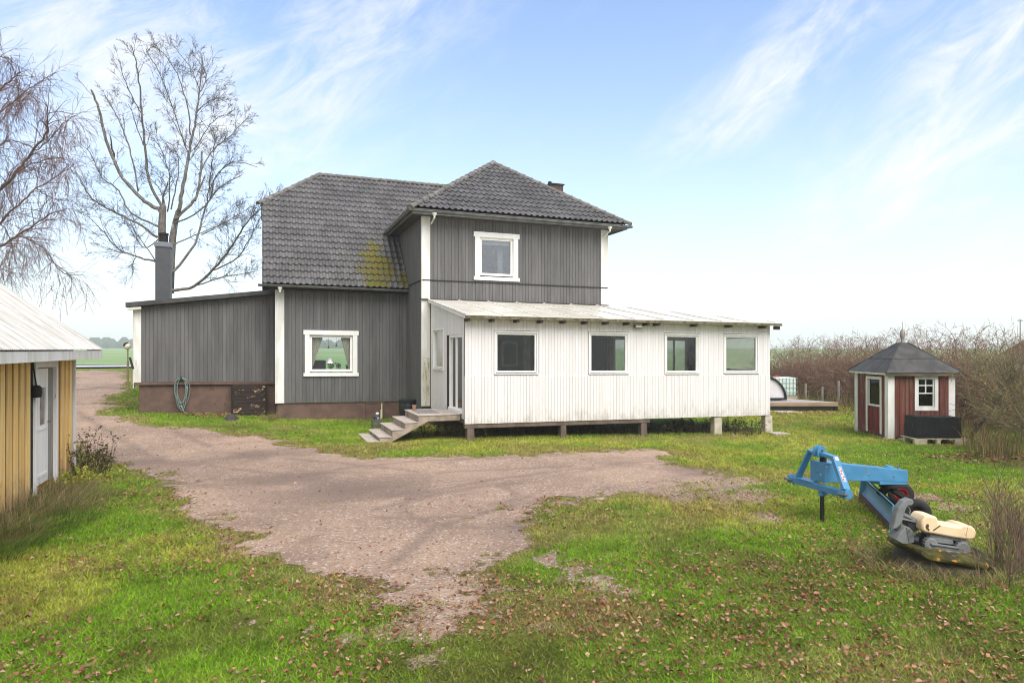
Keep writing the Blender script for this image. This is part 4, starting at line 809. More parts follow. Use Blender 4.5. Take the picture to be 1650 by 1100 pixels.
for k, (u, v, r_) in enumerate(((.05,.02,.19),(.4,-.02,.17),(-.02,.45,.16))):
    mb = MB(); mb.lathe((u,v,-.10), [(r_*.9,0),(r_,.07),(r_*.75,.13)], 7); o = L(mb, 'foundation_stone', m_stone, gs, smooth=35); 
# covered storage box on a pallet of pale timber
dirx = Vector((ca,-sa,0)); dird = Vector((sa,ca,0))
bp = onG(1474,716); bz_ = float(gz(bp.x, bp.y)); bl = 1.42
pal = thing('pallet', (bp.x,bp.y,bz_), 'pale wooden pallet under the black covered box', 'pallet', rz=-A)
mb = MB()
for x in (0,.62,bl-.28): mb.box(x,x+(.36 if x != .62 else .12),0,.10,-.03,.145); mb.box(x,x+.16,.5,.6,-.03,.145)
L(mb, 'block', m_pale, pal, bevel=.008)
mb = MB()
for i in range(5): mb.box(-.02,bl+.1,.0+i*.145,.115+i*.145,.148,.172)
L(mb, 'slats', m_pale, pal, bevel=.004)
def tarpbox():
    bm = bmesh.new(); bmesh.ops.create_cube(bm, size=1); bmesh.ops.subdivide_edges(bm, edges=bm.edges[:], cuts=9, use_grid_fill=True)
    for v in bm.verts:
        x, y, z = v.co.x+.5, v.co.y+.5, v.co.z+.5; P_ = Vector((x*1.27, y*.58, z*.60))
        k = (math.sin(P_.x*9+P_.z*5)+math.sin(P_.x*17-P_.z*11+P_.y*6))*.008
        P_ += Vector((v.co.x*2*k*.6, v.co.y*2*(k+.018*(1-z)), (.012*math.sin(P_.x*7)-.025*x)*(z > .9))); v.co = P_+Vector((.06,.03,.18))
    me = bpy.data.meshes.new('storage_box'); bm.to_mesh(me); bm.free(); me.materials.append(m_tarp); me.polygons.foreach_set('use_smooth', [True]*len(me.polygons)); me.set_sharp_from_angle(angle=R(55))
    o = bpy.data.objects.new('storage_box', me); COL.objects.link(o); o.location = (bp.x,bp.y,bz_); o.rotation_euler.z = -A; return tag(o, 'black tarpaulin covered box on a pallet beside the red shed', 'box')
tarpbox()

# ------------------------------------------------------------------ deck, tank and arched cover behind the sunroom
fl_ = at(1237,652.4,30); fr_ = at(1352,652.4,30); dz = float(gz(fl_.x, fl_.y))
def cz(px, py, D): return at(px, py, D)
d0 = at(1215,648,29.5); d1 = at(1350,648,29.5); dk = thing('wooden_deck', (d0.x,d0.y,0), 'low grey wooden deck with a tan edge board behind the sunroom', 'deck', rz=-A)
ztop = d0.z; Ld = (d1-d0).length; mb = MB()
for i in range(40):
    yy = i*.145; xend = Ld-max(0, yy)*.62; 
    if xend > .3: mb.box(0,xend,yy,yy+.135,ztop-.03,ztop+random.uniform(0,.004))
L(mb, 'boards', m_deck, dk, bevel=.004)
mb = MB(); mb.box(0,Ld,-.035,-.003,ztop-.165,ztop-.005); L(mb, 'edge_board', m_deckside, dk, bevel=.004)
mb = MB()
for x in (.2,1.3,2.4,3.4): mb.box(x,x+.1,.0,.1,-.5,ztop-.031)
mb.box(0,Ld,.0,.05,-.3,ztop-.17); L(mb, 'deck_leg', m_dgap, dk)
tk_c = at(1258,638,33.5); tk = thing('water_tank', (tk_c.x,tk_c.y,tk_c.z), 'milky white water tank in a metal cage on the deck', 'tank', rz=-A)
mb = MB(); mb.box(-.60,.56,-.5,.5,.06,.93); L(mb, 'tank_body', m_tank, tk, bevel=.07)
mb = MB()
for i in range(8): x = -.62+i*1.20/7; mb.tube([(x,-.53,.02),(x,-.53,.93)], .012, 5); mb.tube([(x,.53,.02),(x,.53,.93)], .012, 5)
for z in (.04,.24,.46,.68,.90): mb.tube([(-.62,-.535,z),(.59,-.535,z),(.59,.535,z),(-.62,.535,z),(-.62,-.535,z)], .012, 5)
L(mb, 'cage', m_cage, tk); mb = MB(); mb.lathe((-.2,0,.93), [(.12,0),(.12,.05),(.02,.06)], 14); L(mb, 'cap', m_tanlid, tk); mb = MB(); mb.box(-.62,.6,-.52,.52,-.1,.03); L(mb, 'pallet_base', m_pale, tk)
cv_r = at(1266,643.5,30.3); cvr = thing('arched_cover', (cv_r.x,cv_r.y,cv_r.z), 'white arched cover with a thick black rim standing on the deck', 'cover', rz=-A)
def arch(x0, r, k=14): return [(x0-r+r*math.cos(a_*math.pi/2/k*1.0), r*.86*math.sin(a_*math.pi/2/k)) for a_ in range(k+1)]
rr = 1.25; arc = arch(0, rr); mb = MB(); mb.prism([(x*.94-.04,z*.94+.02) for x,z in arc]+[(-rr*1.0,.02)], (Vector((0,.03,0)),X3,Y3), 0, .5); L(mb, 'panel', M('white cover sheet', (.70,.68,.68), (.62,.60,.60), 3, .5), cvr)
mb = MB(); mb.tube([(x,0,z+.04) for x,z in arc], .055, 8); mb.box(-rr,.03,-.06,.06,-.02,.075); mb.tube([(x,.55,z+.04) for x,z in arc], .055, 8); L(mb, 'rim', m_black, cvr, smooth=40)
for (px, py, s1, s2, lb) in ((1266,664,1.0,.5,'pinkish paving slab lying in the grass behind the last pier'), (1254,705-6,.5,.25,None)):
    q = onG(px, py); mb = MB(); mb.box(-s1/2,s1/2,-s2,s2,-.03,.045); o = mb.build('paving_slab', m_slab, None, bevel=.01); o.location = q; o.rotation_euler.z = -A+.2; tag(o, lb or 'small stone slab in the grass to the right of the sunroom', 'slab')

# ------------------------------------------------------------------ small things round the house
# garden hose hung on the low wing
hz_ = thing('garden_hose', tuple(onY(292,612,YA-.1)), 'coiled green garden hose hanging on the low wing', 'hose'); mb = MB(); r_ = random.Random(4)
for i in range(7):
    cx = r_.uniform(-.03,.03); wv = r_.uniform(.14,.25); hv = r_.uniform(.42,.56); pts = []
    for j in range(29):
        a_ = j/28*2*math.pi+.2*i; pts.append(ROOT[hz_.name]+Vector((cx+math.sin(a_)*wv*(1-.25*math.cos(a_)*-1), r_.uniform(-.006,.006)-.02*(i-3), -hv+hv*math.cos(a_)+.06)))
    mb.tube(pts, .0145, 6)
q = ROOT[hz_.name]; mb.tube([q+Vector((.0,-.05,-.85)), q+Vector((.05,-.08,-1.0)), q+Vector((.12,-.1,-1.12)), q+Vector((.2,-.2,-1.14))], .0145, 6); mb.build('coil', m_hose, hz_, smooth=True)
mb = MB(); mb.tube([q+Vector((0,.09,.09)), q+Vector((0,-.1,.07)), q+Vector((0,-.12,.11))], .02, 6); mb.build('hook', m_crack, hz_)
q0 = onG(265,664); mb = MB(); mb.tube([q0+Vector((x*1.0,0,.03+.01*math.sin(x*9))) for x in np.linspace(-.1,.55,8)], .018, 6); tag(mb.build('hose_end', m_hose, None, smooth=True), 'loose end of pale hose lying in the grass by the low wing', 'hose')
# globe on a post by the drive
gpz = onY(206,624,25.3); gl_ = thing('globe_lamp', (gpz.x,gpz.y,gpz.z-.1), 'pale globe lamp on a thin brown post by the drive', 'lamp'); h_ = at(207,558,gpz.y/ray(206)[1]).z
mb = MB(); mb.tube([(gpz.x,gpz.y,gpz.z-.15),(gpz.x,gpz.y,gpz.z+.85)], .035, 6); mb.tube([(gpz.x,gpz.y,gpz.z+.8),(gpz.x,gpz.y,h_-.1)], .022, 6); mb.build('post', M('brown post', (.19,.15,.08), None, 5, .8), gl_)
mb = MB(); mb.lathe((gpz.x-.01,gpz.y,h_), [(.02,-.11),(.07,-.08),(.10,-.02),(.105,.03),(.08,.075),(.03,.10)], 16); mb.build('globe', M('pale globe', (.70,.63,.55), (.45,.36,.22), 3, .3), gl_, smooth=True)
mb = MB(); mb.lathe((gpz.x-.05,gpz.y,h_+.05), [(.07,-.01),(.10,.015),(.065,.06),(.02,.08)], 14, axis=(-.7,0,.7)); mb.build('shade', m_black, gl_, smooth=True)
mb = MB(); mb.beam((gpz.x+.06,gpz.y-.02,gpz.z+.98),(gpz.x+.16,gpz.y-.02,gpz.z+.60),.05,.06); mb.build('bracket', m_crack, gl_)
# barrel in the corner of the house
q = onY(657,667,23.2); mb = MB(); bz0 = .02
tubp = thing('barrel', (q.x,q.y,bz0), 'dark green plastic barrel in the corner behind the steps', 'barrel')
mb.lathe((q.x,q.y,bz0), [(.22,0),(.27,.15),(.30,.40),(.31,.56),(.285,.62),(.28,.66),(.305,.665),(.305,.70),(.25,.71)], 24); mb.build('body', m_black, tubp, smooth=35)
mb = MB(); mb.lathe((q.x,q.y,bz0+.71), [(.31,0),(.315,.03),(.26,.05),(.05,.06)], 24); mb.build('lid', M('dark green plastic', (.02,.035,.028), None, 5, .45), tubp, smooth=35)
q = onY(667.5,660,19.9); mb = MB(); mb.lathe((q.x,q.y,.704), [(.05,0),(.062,.11),(.068,.115),(.068,.145),(.055,.145),(.05,.10)], 16); tag(mb.build('flower_pot', m_clay, None, smooth=35), 'small terracotta pot at the back of the steps landing', 'pot')
# crate with a garden figure, in the grass by the steps
q = onG(607,690); bx = thing('wooden_crate', (q.x,q.y,q.z), 'small weathered crate in the grass beside the bottom step', 'crate'); mb = MB()
for i in range(3): mb.box(q.x-.15,q.x+.15,q.y-.12,q.y-.10,q.z+.005+i*.085,q.z+.08+i*.085); mb.box(q.x-.15,q.x+.15,q.y+.10,q.y+.12,q.z+.005+i*.085,q.z+.08+i*.085); mb.box(q.x-.15,q.x-.13,q.y-.098,q.y+.098,q.z+.005+i*.085,q.z+.08+i*.085); mb.box(q.x+.13,q.x+.15,q.y-.098,q.y+.098,q.z+.005+i*.085,q.z+.08+i*.085)
mb.box(q.x-.16,q.x+.16,q.y-.13,q.y+.13,q.z+.258,q.z+.275); mb.build('boards', M('green grey crate wood', (.12,.125,.085), (.08,.085,.055), 6, .9, .3), bx)
fg = thing('garden_ornament', (q.x,q.y,q.z+.275), 'little black and white garden ornament standing on the crate', 'ornament'); mb = MB(); z = q.z+.275
mb.lathe((q.x,q.y,z), [(.075,0),(.095,.05),(.085,.11),(.045,.145)], 12); mb.build('body', M('dark glazed', (.03,.032,.045), (.4,.4,.42), 7, .35, lo=.5, hi=.6), fg, smooth=True)
mb = MB(); mb.lathe((q.x+.015,q.y-.03,z+.14), [(.025,0),(.055,.03),(.058,.06),(.03,.095)], 12); mb.build('head', M('white glazed', (.6,.6,.62), (.03,.03,.04), 6, .35, lo=.5, hi=.6), fg, smooth=True)
# kitchen window: curtains, bells, lamp, plants
def cloth(name, pts_top, pts_bot, label):
    mb = MB(shear); n = 26; vs = []
    for r in range(12):
        s_ = r/11
        for i in range(n):
            u = i/(n-1); x = (pts_top[0]*(1-s_)+pts_bot[0]*s_)*(1-u)+(pts_top[1]*(1-s_)+pts_bot[1]*s_)*u; amp = .018*(1-.3*s_)
            vs.append((x, YM+.22+amp*math.sin(u*34+s_), 2.98-(1.35)*s_))
    mb.add(vs, [(r*n+i, r*n+i+1, (r+1)*n+i+1, (r+1)*n+i) for r in range(11) for i in range(n-1)]); o = mb.build(name, m_curtain, None, smooth=True)
    md = o.modifiers.new('thick', 'SOLIDIFY'); md.thickness = .004; return tag(o, label, 'curtain')
XW = lambda px: onY(px,0,YM+.22).x
cloth('curtain', (XW(499), XW(521.5)), (XW(499), XW(501)), 'pale curtain swept back at the left side of the kitchen window')
cloth('curtain', (XW(548), XW(567)), (XW(563), XW(567)), 'pale curtain swept back at the right side of the kitchen window')
mb = MB(shear); mb.box(wu0+.1,wu1-.1,YM+.11,YM+.42,wz0+.10,wz0+.145); mb.build('window_shelf', m_white, house)
zsil = wz0+.146-.01
def sh(v): return Vector(shear(v))
for px, y0_, y1_, lb in ((529.3,556,561,'little dark bell hanging in the kitchen window, left of two'), (542,552.5,558,'little dark bell hanging in the kitchen window, right of two')):
    q = onY(px, y1_, YM+.2); bt = thing('bell', (q.x,q.y,q.z), lb, 'bell'); mb = MB(); mb.lathe(q, [(.034,0),(.030,.03),(.016,.07),(.006,.10)], 10); mb.build('body', m_rust, bt, smooth=True); mb = MB(); mb.tube([q+Vector((0,0,.10)), (q.x,q.y,2.92)], .004, 4); mb.build('cord', m_crack, bt)
q = onY(531.5,595,YM+.17); tb = thing('table_lamp', (q.x,q.y,zsil), 'table lamp with a cream shade on the kitchen window shelf', 'lamp'); mb = MB(); mb.lathe((q.x,q.y,zsil), [(.05,0),(.045,.015),(.012,.03),(.012,.14)], 10); mb.build('foot', m_crack, tb, smooth=35)
mb = MB(); zt_ = onY(531,577,YM+.17).z; zl = onY(531,585,YM+.17).z; mb.lathe((q.x,q.y,zl), [(.14,0),(.075,zt_-zl),(.06,zt_-zl),(.13,.0)], 16); mb.build('lamp_shade', m_white, tb, smooth=35)
def pot_plant(px, w_, h_, mat, lb, seed):
    r_ = random.Random(seed); q = onY(px, 595, YM+.3); o = thing('pot_plant', (q.x,q.y,zsil), lb, 'plant'); mb = MB(); mb.lathe((q.x,q.y,zsil), [(.045,0),(.06,.09),(.055,.09)], 12); mb.build('pot', mat, o, smooth=35); mb = MB()
    for i in range(40):
        a_ = r_.uniform(0,6.28); l = r_.uniform(.3,1)*h_; p = Vector((q.x+math.cos(a_)*w_*r_.random(), q.y+math.sin(a_)*.05, zsil+.08+l)); s_ = Vector((r_.uniform(-.03,.03),0,.035)); mb.add([p-s_,p+Vector((.022,.01,0)),p+s_,p-Vector((.022,-.01,0))],[(0,1,2,3)])
        if i % 4 == 0: mb.tube([(q.x,q.y,zsil+.08), p], .004, 3)
    mb.build('foliage', M('indoor leaves', (.02,.035,.015), (.03,.05,.02), 5, .6), o)
pot_plant(545, .09, .25, m_white, 'dark leafy pot plant on the kitchen window shelf beside the lamp', 1); pot_plant(560, .06, .18, m_conc, 'small pot plant at the right end of the kitchen window shelf', 2); pot_plant(533, .17, .30, m_crack, 'dark bushy plant behind the table lamp in the kitchen window', 5)
q = onY(513,595,YM+.62); ac = thing('armchair', (q.x,q.y,.66), 'dark chair back showing at the left of the kitchen window', 'chair'); mb = MB(); zt_ = onY(513,580,YM+.62).z; mb.box(q.x-.26,q.x+.26,q.y,q.y+.12,1.05,zt_); mb.build('backrest', m_crack, ac, bevel=.05); mb = MB(); mb.box(q.x-.28,q.x+.28,q.y+.12,q.y+.65,.95,1.1); mb.build('seat', m_crack, ac, bevel=.03)
for i_,(dx_, dy_) in enumerate(((-.25,.05),(.25,.05),(-.25,.6),(.25,.6))): mb = MB(); mb.box(q.x+dx_-.03,q.x+dx_+.03,q.y+dy_-.03,q.y+dy_+.03,.66-.02,1.05 if dy_ < .1 else .95); mb.build('leg', m_crack, ac)
# upstairs window: brass bell, blind, curtain
q = onY(794.5,410,YT+.25); bb = thing('bell', (q.x,q.y,q.z), 'pale brass bell hanging in the upstairs window', 'bell'); br = M('pale brass', (.62,.56,.36), None, 5, .5); mb = MB(); mb.lathe(q, [(.075,0),(.055,.05),(.03,.13),(.012,.19)], 12); mb.build('body', br, bb, smooth=True); mb = MB(); mb.tube([q+Vector((0,0,.19)), (q.x,q.y,6.26)], .005, 4); mb.build('cord', br, bb); mb = MB(); mb.lathe(q+Vector((0,0,-.035)), [(.005,0),(.02,.01),(.02,.025),(.008,.04)], 8); mb.build('clapper', br, bb, smooth=True)
mb = MB(shear); mb.box(tu0+.26,tu1-.26,YT+.16,YT+.18,6.08,6.32); tag(mb.build('roller_blind', m_white, None), 'white rolled blind at the top of the upstairs window', 'blind')
mb = MB(shear); n = 20; q0 = onY(802,400,YT+.5).x; q1 = onY(810,400,YT+.5).x; vs = [(q0+(q1-q0)*i/(n-1), YT+.5+.02*math.sin(i*1.7), z) for z in (4.7,6.3) for i in range(n)]; mb.add(vs, [(i,i+1,n+i+1,n+i) for i in range(n-1)]); o = mb.build('curtain', m_white, None, smooth=True); o.modifiers.new('t','SOLIDIFY').thickness = .006; tag(o, 'pale curtain hanging inside the upstairs window', 'curtain')
# ------------------------------------------------------------------ blue grader blade (tractor implement)
def lp(lat, D, z): return Vector((D*sa+lat*ca, D*ca-lat*sa, z))
gd0 = lp(4.45,9.9,0)
gd = thing('grader_blade', tuple(gd0), 'blue tractor grader blade with red wheel standing on a black leg', 'farm implement')
mid = Vector((4.45,9.95)); uu = Vector((.263,-.965)); pp = Vector((.965,.263))
def G(u, p, z): q = mid+uu*u+pp*p; return lp(q.x, q.y, z)
U_, P_, W_ = G(1,0,0)-G(0,0,0), G(0,1,0)-G(0,0,0), Z3
mb = MB(); mb.beam(G(-.56,0,.50), G(.56,0,.50), .10, .085); mb.beam(G(-.40,.02,.552), G(-.05,.02,.552), .17, .012)
bar = mb.build('crossbar', m_conv, gd, bevel=.008)
for sg in (-1, 1):
    mb = MB()
    for k in (.50,.60): mb = MB(); mb.prism([(-.07,.44),(.04,.44),(.06,.50),(.04,.565),(-.03,.575),(-.08,.53)], (G(sg*k-.006,0,0), -P_, U_), 0, .014); mb.build('hitch_lug', m_conv, gd, bevel=.004)
    mb = MB(); mb.tube([G(sg*.50-.04*sg,-.06,.505) if False else G(sg*.49,-.0,.50)-P_*.055, G(sg*.66,-.0,.50)-P_*.055], .016, 8); mb.build('hitch_pin', m_steel, gd, smooth=40)
mb = MB(); mb.beam(G(-.42,.0,.55), G(-.20,.05,1.0), .10, .035, U_); mb.beam(G(-.215,.05,.995), G(-.05,.04,.965), .10, .03); lf_ = mb.build('frame_leg', m_conv, gd, bevel=.006)
mb = MB(); mb.beam(G(.55,.02,.55), G(.25,.08,.965), .11, .06, U_); rl = mb.build('frame_leg', m_conv, gd, bevel=.008)
mb = MB(); mb.beam(G(.27,.078,.95), G(.05,.04,.98), .10, .055); mb.build('frame_head', m_conv, gd, bevel=.006)
mb = MB()                               # red and white sticker on the near leg
la, lb_ = G(.55,.02,.55), G(.25,.08,.965); ld = (lb_-la).normalized(); vn_ = (Vector((0,0,H))-la).normalized(); sx_ = ld.cross(vn_).normalized(); face = None
# outward faces of the leg: nearest to +U
nU = (U_-ld*U_.dot(ld)).normalized(); sd_ = ld.cross(nU).normalized()
def stick(a0, a1, b0, b1, h):  # along leg / across
    L_ = (lb_-la).length; c0 = la+nU*(.030+h)
    return [c0+ld*L_*a0+sd_*b0, c0+ld*L_*a1+sd_*b0, c0+ld*L_*a1+sd_*b1, c0+ld*L_*a0+sd_*b1]
mb.add(stick(.22,.66,-.026,.026,.0015), [(0,1,2,3)]); mb.add(stick(.86,.97,-.03,.03,.0015), [(0,1,2,3)]); sk = mb.build('sticker', M('white sticker', (.62,.60,.60), None, 5, .5), gd)
mb = MB()
for i, (b0, b1) in enumerate(((-.02,.02),(-.02,.0),(-.02,.02),(0,.02),(-.02,.02),(-.02,.005),(-.02,.02),(-.005,.02),(-.02,.02))):
    a_ = .245+i*.045; mb.add(stick(a_,a_+.022,b0,b1,.003), [(0,1,2,3)])
for i in range(4): a_ = .255+i*.09; mb.add(stick(a_,a_+.06,.012 if i % 2 else -.02,.02 if i % 2 else -.012,.0035), [(0,1,2,3)])
mb.build('lettering', m_red, sk)
mb = MB()
for k in (-.055,.035): mb.prism([(-.07,.93),(.06,.93),(.075,1.0),(.06,1.07),(.01,1.10),(-.05,1.08),(-.075,1.02)], (G(k,.035,0), P_, U_), 0, .018)
mb.build('top_clevis', m_conv, gd, bevel=.004)
mb = MB(); mb.tube([G(-.09,.04,1.03), G(.085,.04,1.03)], .017, 8); mb.build('top_pin', m_steel, gd)
def gbox(mb, p0, p1, w0, w1, zb0, zb1, zt0, zt1):
    mb.hexa([G(w0/2,p0,zb0),G(w1/2,p1,zb1),G(-w1/2,p1,zb1),G(-w0/2,p0,zb0),G(w0/2,p0,zt0),G(w1/2,p1,zt1),G(-w1/2,p1,zt1),G(-w0/2,p0,zt0)])
mb = MB(); gbox(mb,0,.30,.30,.30,.575,.575,.86,.845); mb.tube([G(.15,-.001,.72)+U_*(-.15), G(.15,-.012,.72)+U_*(-.15)], .018, 10); mb.build('pivot_box', m_conv, gd, bevel=.008)
mb = MB(); mb.tube([G(0,.10,.85),G(0,.10,.95)], .05, 10); mb.build('pivot_post', m_crack, gd)
mb = MB(); gbox(mb,.301,1.53,.20,.20,.585,.50,.835,.675); mb.build('boom', m_conv, gd, bevel=.008)
mb = MB(); gbox(mb,1.0,1.50,.23,.23,.49,.47,.535,.499); mb.build('boom_plate', m_conv, gd, bevel=.004)
mb = MB(); mb.lathe(G(0,1.27,.70), [(.07,-.02),(.07,.03),(.045,.032),(.045,.045)], 14); mb.build('swivel_cap', m_conv, gd, bevel=.003)
mb = MB(); mb.tube([G(0,1.45,.69)+Vector((.03*math.sin(a_),.0,.03-.03*math.cos(a_))) for a_ in np.linspace(0,6.0,10)], .007, 5); mb.build('lifting_ring', m_steel, gd)
mb = MB(); mb.beam(G(.1,0,.49), G(.1,0,-.02), .045, .045); mb.build('stand_leg', m_black, gd, bevel=.004)
mb = MB(); mb.beam(G(.1,-.0,.455), G(.1,-.0,.385), .075, .075); mb.tube([G(.16,-.05,.42),G(.16,.06,.42)], .014, 7); mb.build('stand_sleeve', m_conv, gd, bevel=.005)
# mouldboard: a curved plate with a rusty cutting edge
ba, bb_ = Vector((5.86,11.45)), Vector((5.20,9.32)); bd = (bb_-ba).normalized(); bn_ = Vector((-bd.y*-1, bd.x*-1)) if False else Vector((bd.y, -bd.x))
if bn_.x > 0: bn_ = -bn_
def BL(s_, n, z): q = ba+(bb_-ba)*s_+bn_*n; return lp(q.x, q.y, z)
def plate(mb, prof, th, s0=0, s1=1, k=2):
    m_ = len(prof); vs = []
    for i in range(k):
        s_ = s0+(s1-s0)*i/(k-1); vs += [BL(s_, n, z) for n, z in prof]+[BL(s_, n-th, z) for n, z in prof]
    fs = []
    for i in range(k-1):
        o = i*2*m_; p = o+2*m_
        fs += [(o+j,o+j+1,p+j+1,p+j) for j in range(m_-1)]+[(o+m_+j+1,o+m_+j,p+m_+j,p+m_+j+1) for j in range(m_-1)]+[(o,p,p+m_,o+m_),(o+m_-1,o+2*m_-1,p+2*m_-1,p+m_-1)]
    for o in (0, (k-1)*2*m_): fs += [(o+j,o+j+1,o+m_+j+1,o+m_+j) for j in range(m_-1)]
    mb.add(vs, fs)
mb = MB(); plate(mb, [(.03,.075),(-.02,.11),(-.055,.17),(-.065,.23),(-.05,.29),(-.015,.335),(-.015,.36)], .016); mo_ = mb.build('mouldboard', m_blade, gd, smooth=35)
mb = MB(); plate(mb, [(.048,-.01),(.034,.10)], .014, .0, 1.0); mb.build('cutting_edge', m_rust, mo_)
mb = MB(); plate(mb, [(.0,.352),(-.05,.352)], .02); 
for s_ in (0.0, .985): mb.add([BL(s_,.05,.0),BL(s_,-.07,.02),BL(s_,-.07,.36),BL(s_,.0,.36),BL(s_+.015,.05,.0),BL(s_+.015,-.07,.02),BL(s_+.015,-.07,.36),BL(s_+.015,.0,.36)], [(0,1,2,3),(7,6,5,4),(0,4,5,1),(1,5,6,2),(2,6,7,3),(3,7,4,0)])
mb.build('top_rib', m_blade, mo_)
mb = MB(); mb.lathe(G(0,1.27,.42), [(.13,0),(.13,.05),(.10,.055)], 18); mb.beam(G(0,1.25,.44), BL(.5,-.07,.30), .16, .08); mb.beam(G(0,1.3,.40), lp(6.0,10.35,.22), .12, .07); mb.build('turntable', m_dgap, gd, bevel=.006)
ax0, ax1 = lp(6.21,10.9,.185), lp(5.78,9.75,.175)
mb = MB(); mb.tube([ax0, ax1], .028, 8); mb.build('axle', m_dgap, gd)
for c in (ax0, ax1):
    axd = (ax1-ax0).normalized(); mb = MB(); mb.lathe(c, [(.105,-.055),(.15,-.06),(.178,-.045),(.187,-.015),(.187,.015),(.178,.045),(.15,.06),(.105,.055)], 28, axis=axd, ring=True); wl = mb.build('wheel', m_rubber, gd, smooth=40)
    mb = MB(); mb.lathe(c, [(.106,-.05),(.108,.05),(.088,.052),(.080,.02),(.045,.012),(.040,.04),(.022,.042)], 24, axis=axd); mb.build('rim', m_red if c is ax0 else m_dgap, wl, smooth=40)
    mb = MB(); mb.lathe(c, [(.020,.035),(.020,.062),(.012,.066)], 10, axis=axd); mb.build('hub', m_black, wl)

for px, py in ((1332,752),(1322,765),(1400,765),(1440,768)):       # bolt heads
    q = at(px, py, 9.72); mb = MB(); mb.lathe(q, [(.014,-.02),(.014,.012),(.008,.016)], 6, axis=(Vector((0,0,H))-q)); mb.build('bolt', m_steel, gd)
# ------------------------------------------------------------------ mossy well lid and the toy digger left on it
wc = lp(4.95,7.92,0); we = thing('well_lid', tuple(wc), 'round mossy concrete well lid with orange lichen, tilted in the grass', 'well lid')
mb = MB(); r_ = random.Random(8); vs = []; nn = 40
mb.lathe(wc+Vector((0,0,-.12)), [(.47,0),(.48,.2),(.45,.22)], 30); mb.build('ring', m_ring, we, smooth=35)
tilt = Matrix.Rotation(R(8.5), 3, Vector((sa,ca,0))) @ Matrix.Rotation(R(2), 3, dirx); mb = MB(); rings_ = [(.0,.085),(.15,.085),(.25,.088),(.35,.082),(.45,.078),(.52,.06),(.535,.035),(.525,.005),(.50,-.01),(.0,-.01)]; 
for k, (r, h) in enumerate(rings_):
    for j in range(nn):
        an = 2*math.pi*j/nn; q = .014*math.sin(an*5+k)+.012*math.sin(an*11)+r_.uniform(-.008,.008); vs.append(wc+Vector((0,0,.155))+tilt @ Vector(((r+q*(r > .3))*math.cos(an),(r+q*(r > .3))*math.sin(an),h+.008*math.sin(an*7+r*20)+r_.uniform(-.007,.007)*(r > .1))))
mb.add(vs, [(i*nn+j,i*nn+(j+1)%nn,(i+1)*nn+(j+1)%nn,(i+1)*nn+j) for i in range(len(rings_)-1) for j in range(nn)]); mb.build('cover', m_moss, we, smooth=50)
fD = lambda D: (Vector((D*sa, D*ca, 0)), dirx, dird)
def pz(cx, cy, D):      # crop pixel -> (lat, z) in the upright plane at camera distance D
    px, py = 1410+cx/6.11, 800+cy/6.11; return ((px-825)/F*D, H+(HY-py)/F*D)
Dt = 7.78; td0 = at(1515,885,Dt); td = thing('toy_digger', tuple(td0), 'faded cream and grey ride-on toy digger left on the mossy well lid', 'toy digger')
def PT(cx, cy, D): l_, z_ = pz(cx, cy, D); o_ = fD(D)[0]; return o_+dirx*l_+Z3*z_
def pslab(mb, pts, D, n0, n1): mb.prism([pz(x, y, D) for x, y in pts], fD(D), n0, n1)
mb = MB(); pslab(mb, [(392,225),(408,195),(440,158),(540,168),(556,205),(562,238),(640,248),(720,262),(768,268),(795,246),(880,262),(915,290),(924,320),(918,372),(895,388),(850,394),(700,372),(560,346),(430,322),(398,300)][::-1], Dt, -.13, .13); mb.build('seat_body', m_cream, td, bevel=.022, smooth=50)
mb = MB(); mb.beam(PT(505,300,Dt)-dird*.131, PT(572,252,Dt)-dird*.131, .006, .012); mb.prism([pz(x, y, Dt) for x, y in ((428,262),(440,238),(458,240),(462,262),(455,275),(468,292),(462,308),(446,296),(434,284))][::-1], fD(Dt), -.133, -.125); mb.build('stain', m_rust, td)
mb = MB(); pslab(mb, [(495,345),(850,395),(845,425),(500,375)], Dt, -.09, .09); pslab(mb, [(520,372),(715,402),(720,450),(522,425)], Dt, -.10, .10); mb.build('chassis', m_gplast, td, bevel=.008)
mb = MB(); pslab(mb, [(472,420),(755,460),(757,478),(474,436)], Dt, -.155, -.12); pslab(mb, [(476,440),(752,480),(748,520),(480,478)], Dt, -.135, -.12); pslab(mb, [(470,470),(755,510),(757,522),(472,486)], Dt, -.155, -.12); mb.build('dozer_plate', m_gplast, td, bevel=.004)
for (cx, cy, rr_) in ((487,432,.070),(795,478,.080)):
    for n in (-.10, .06):
        l_, z_ = pz(cx, cy, Dt); c = fD(Dt)[0]+dirx*l_+Z3*z_+dird*n; mb = MB(); mb.lathe(c-dird*.035, [(rr_*.75,0),(rr_,.008),(rr_,.06),(rr_*.75,.07)], 14, axis=dird)
        for i in range(14): a_ = i/14*6.283; q = c+(dirx*math.cos(a_)+Z3*math.sin(a_))*rr_; mb.beam(q-dird*.03, q+dird*.03, .014, .014, dirx*math.cos(a_)+Z3*math.sin(a_)); 
        mb.build('wheel', m_dplast if n > 0 else m_gplast, td, bevel=.003)
Da = 7.72; mb = MB(); pslab(mb, [(318,8),(352,22),(360,52),(340,78),(305,78),(285,105),(262,165),(250,225),(225,270),(190,300),(150,310),(168,250),(180,180),(205,105),(255,35)][::-1], Da, -.05, .05); mb.build('digger_arm', m_gplast, td, bevel=.012)
mb = MB()
mb.beam(PT(255,160,Da), PT(405,232,Dt), .05, .035); mb.beam(PT(250,210,Da), PT(400,245,Dt), .05, .02); mb.tube([PT(300,85,Da),PT(330,100,Da),PT(345,135,Da),PT(338,172,Da)], .008, 6); mb.build('linkage', m_gplast, td, bevel=.004)
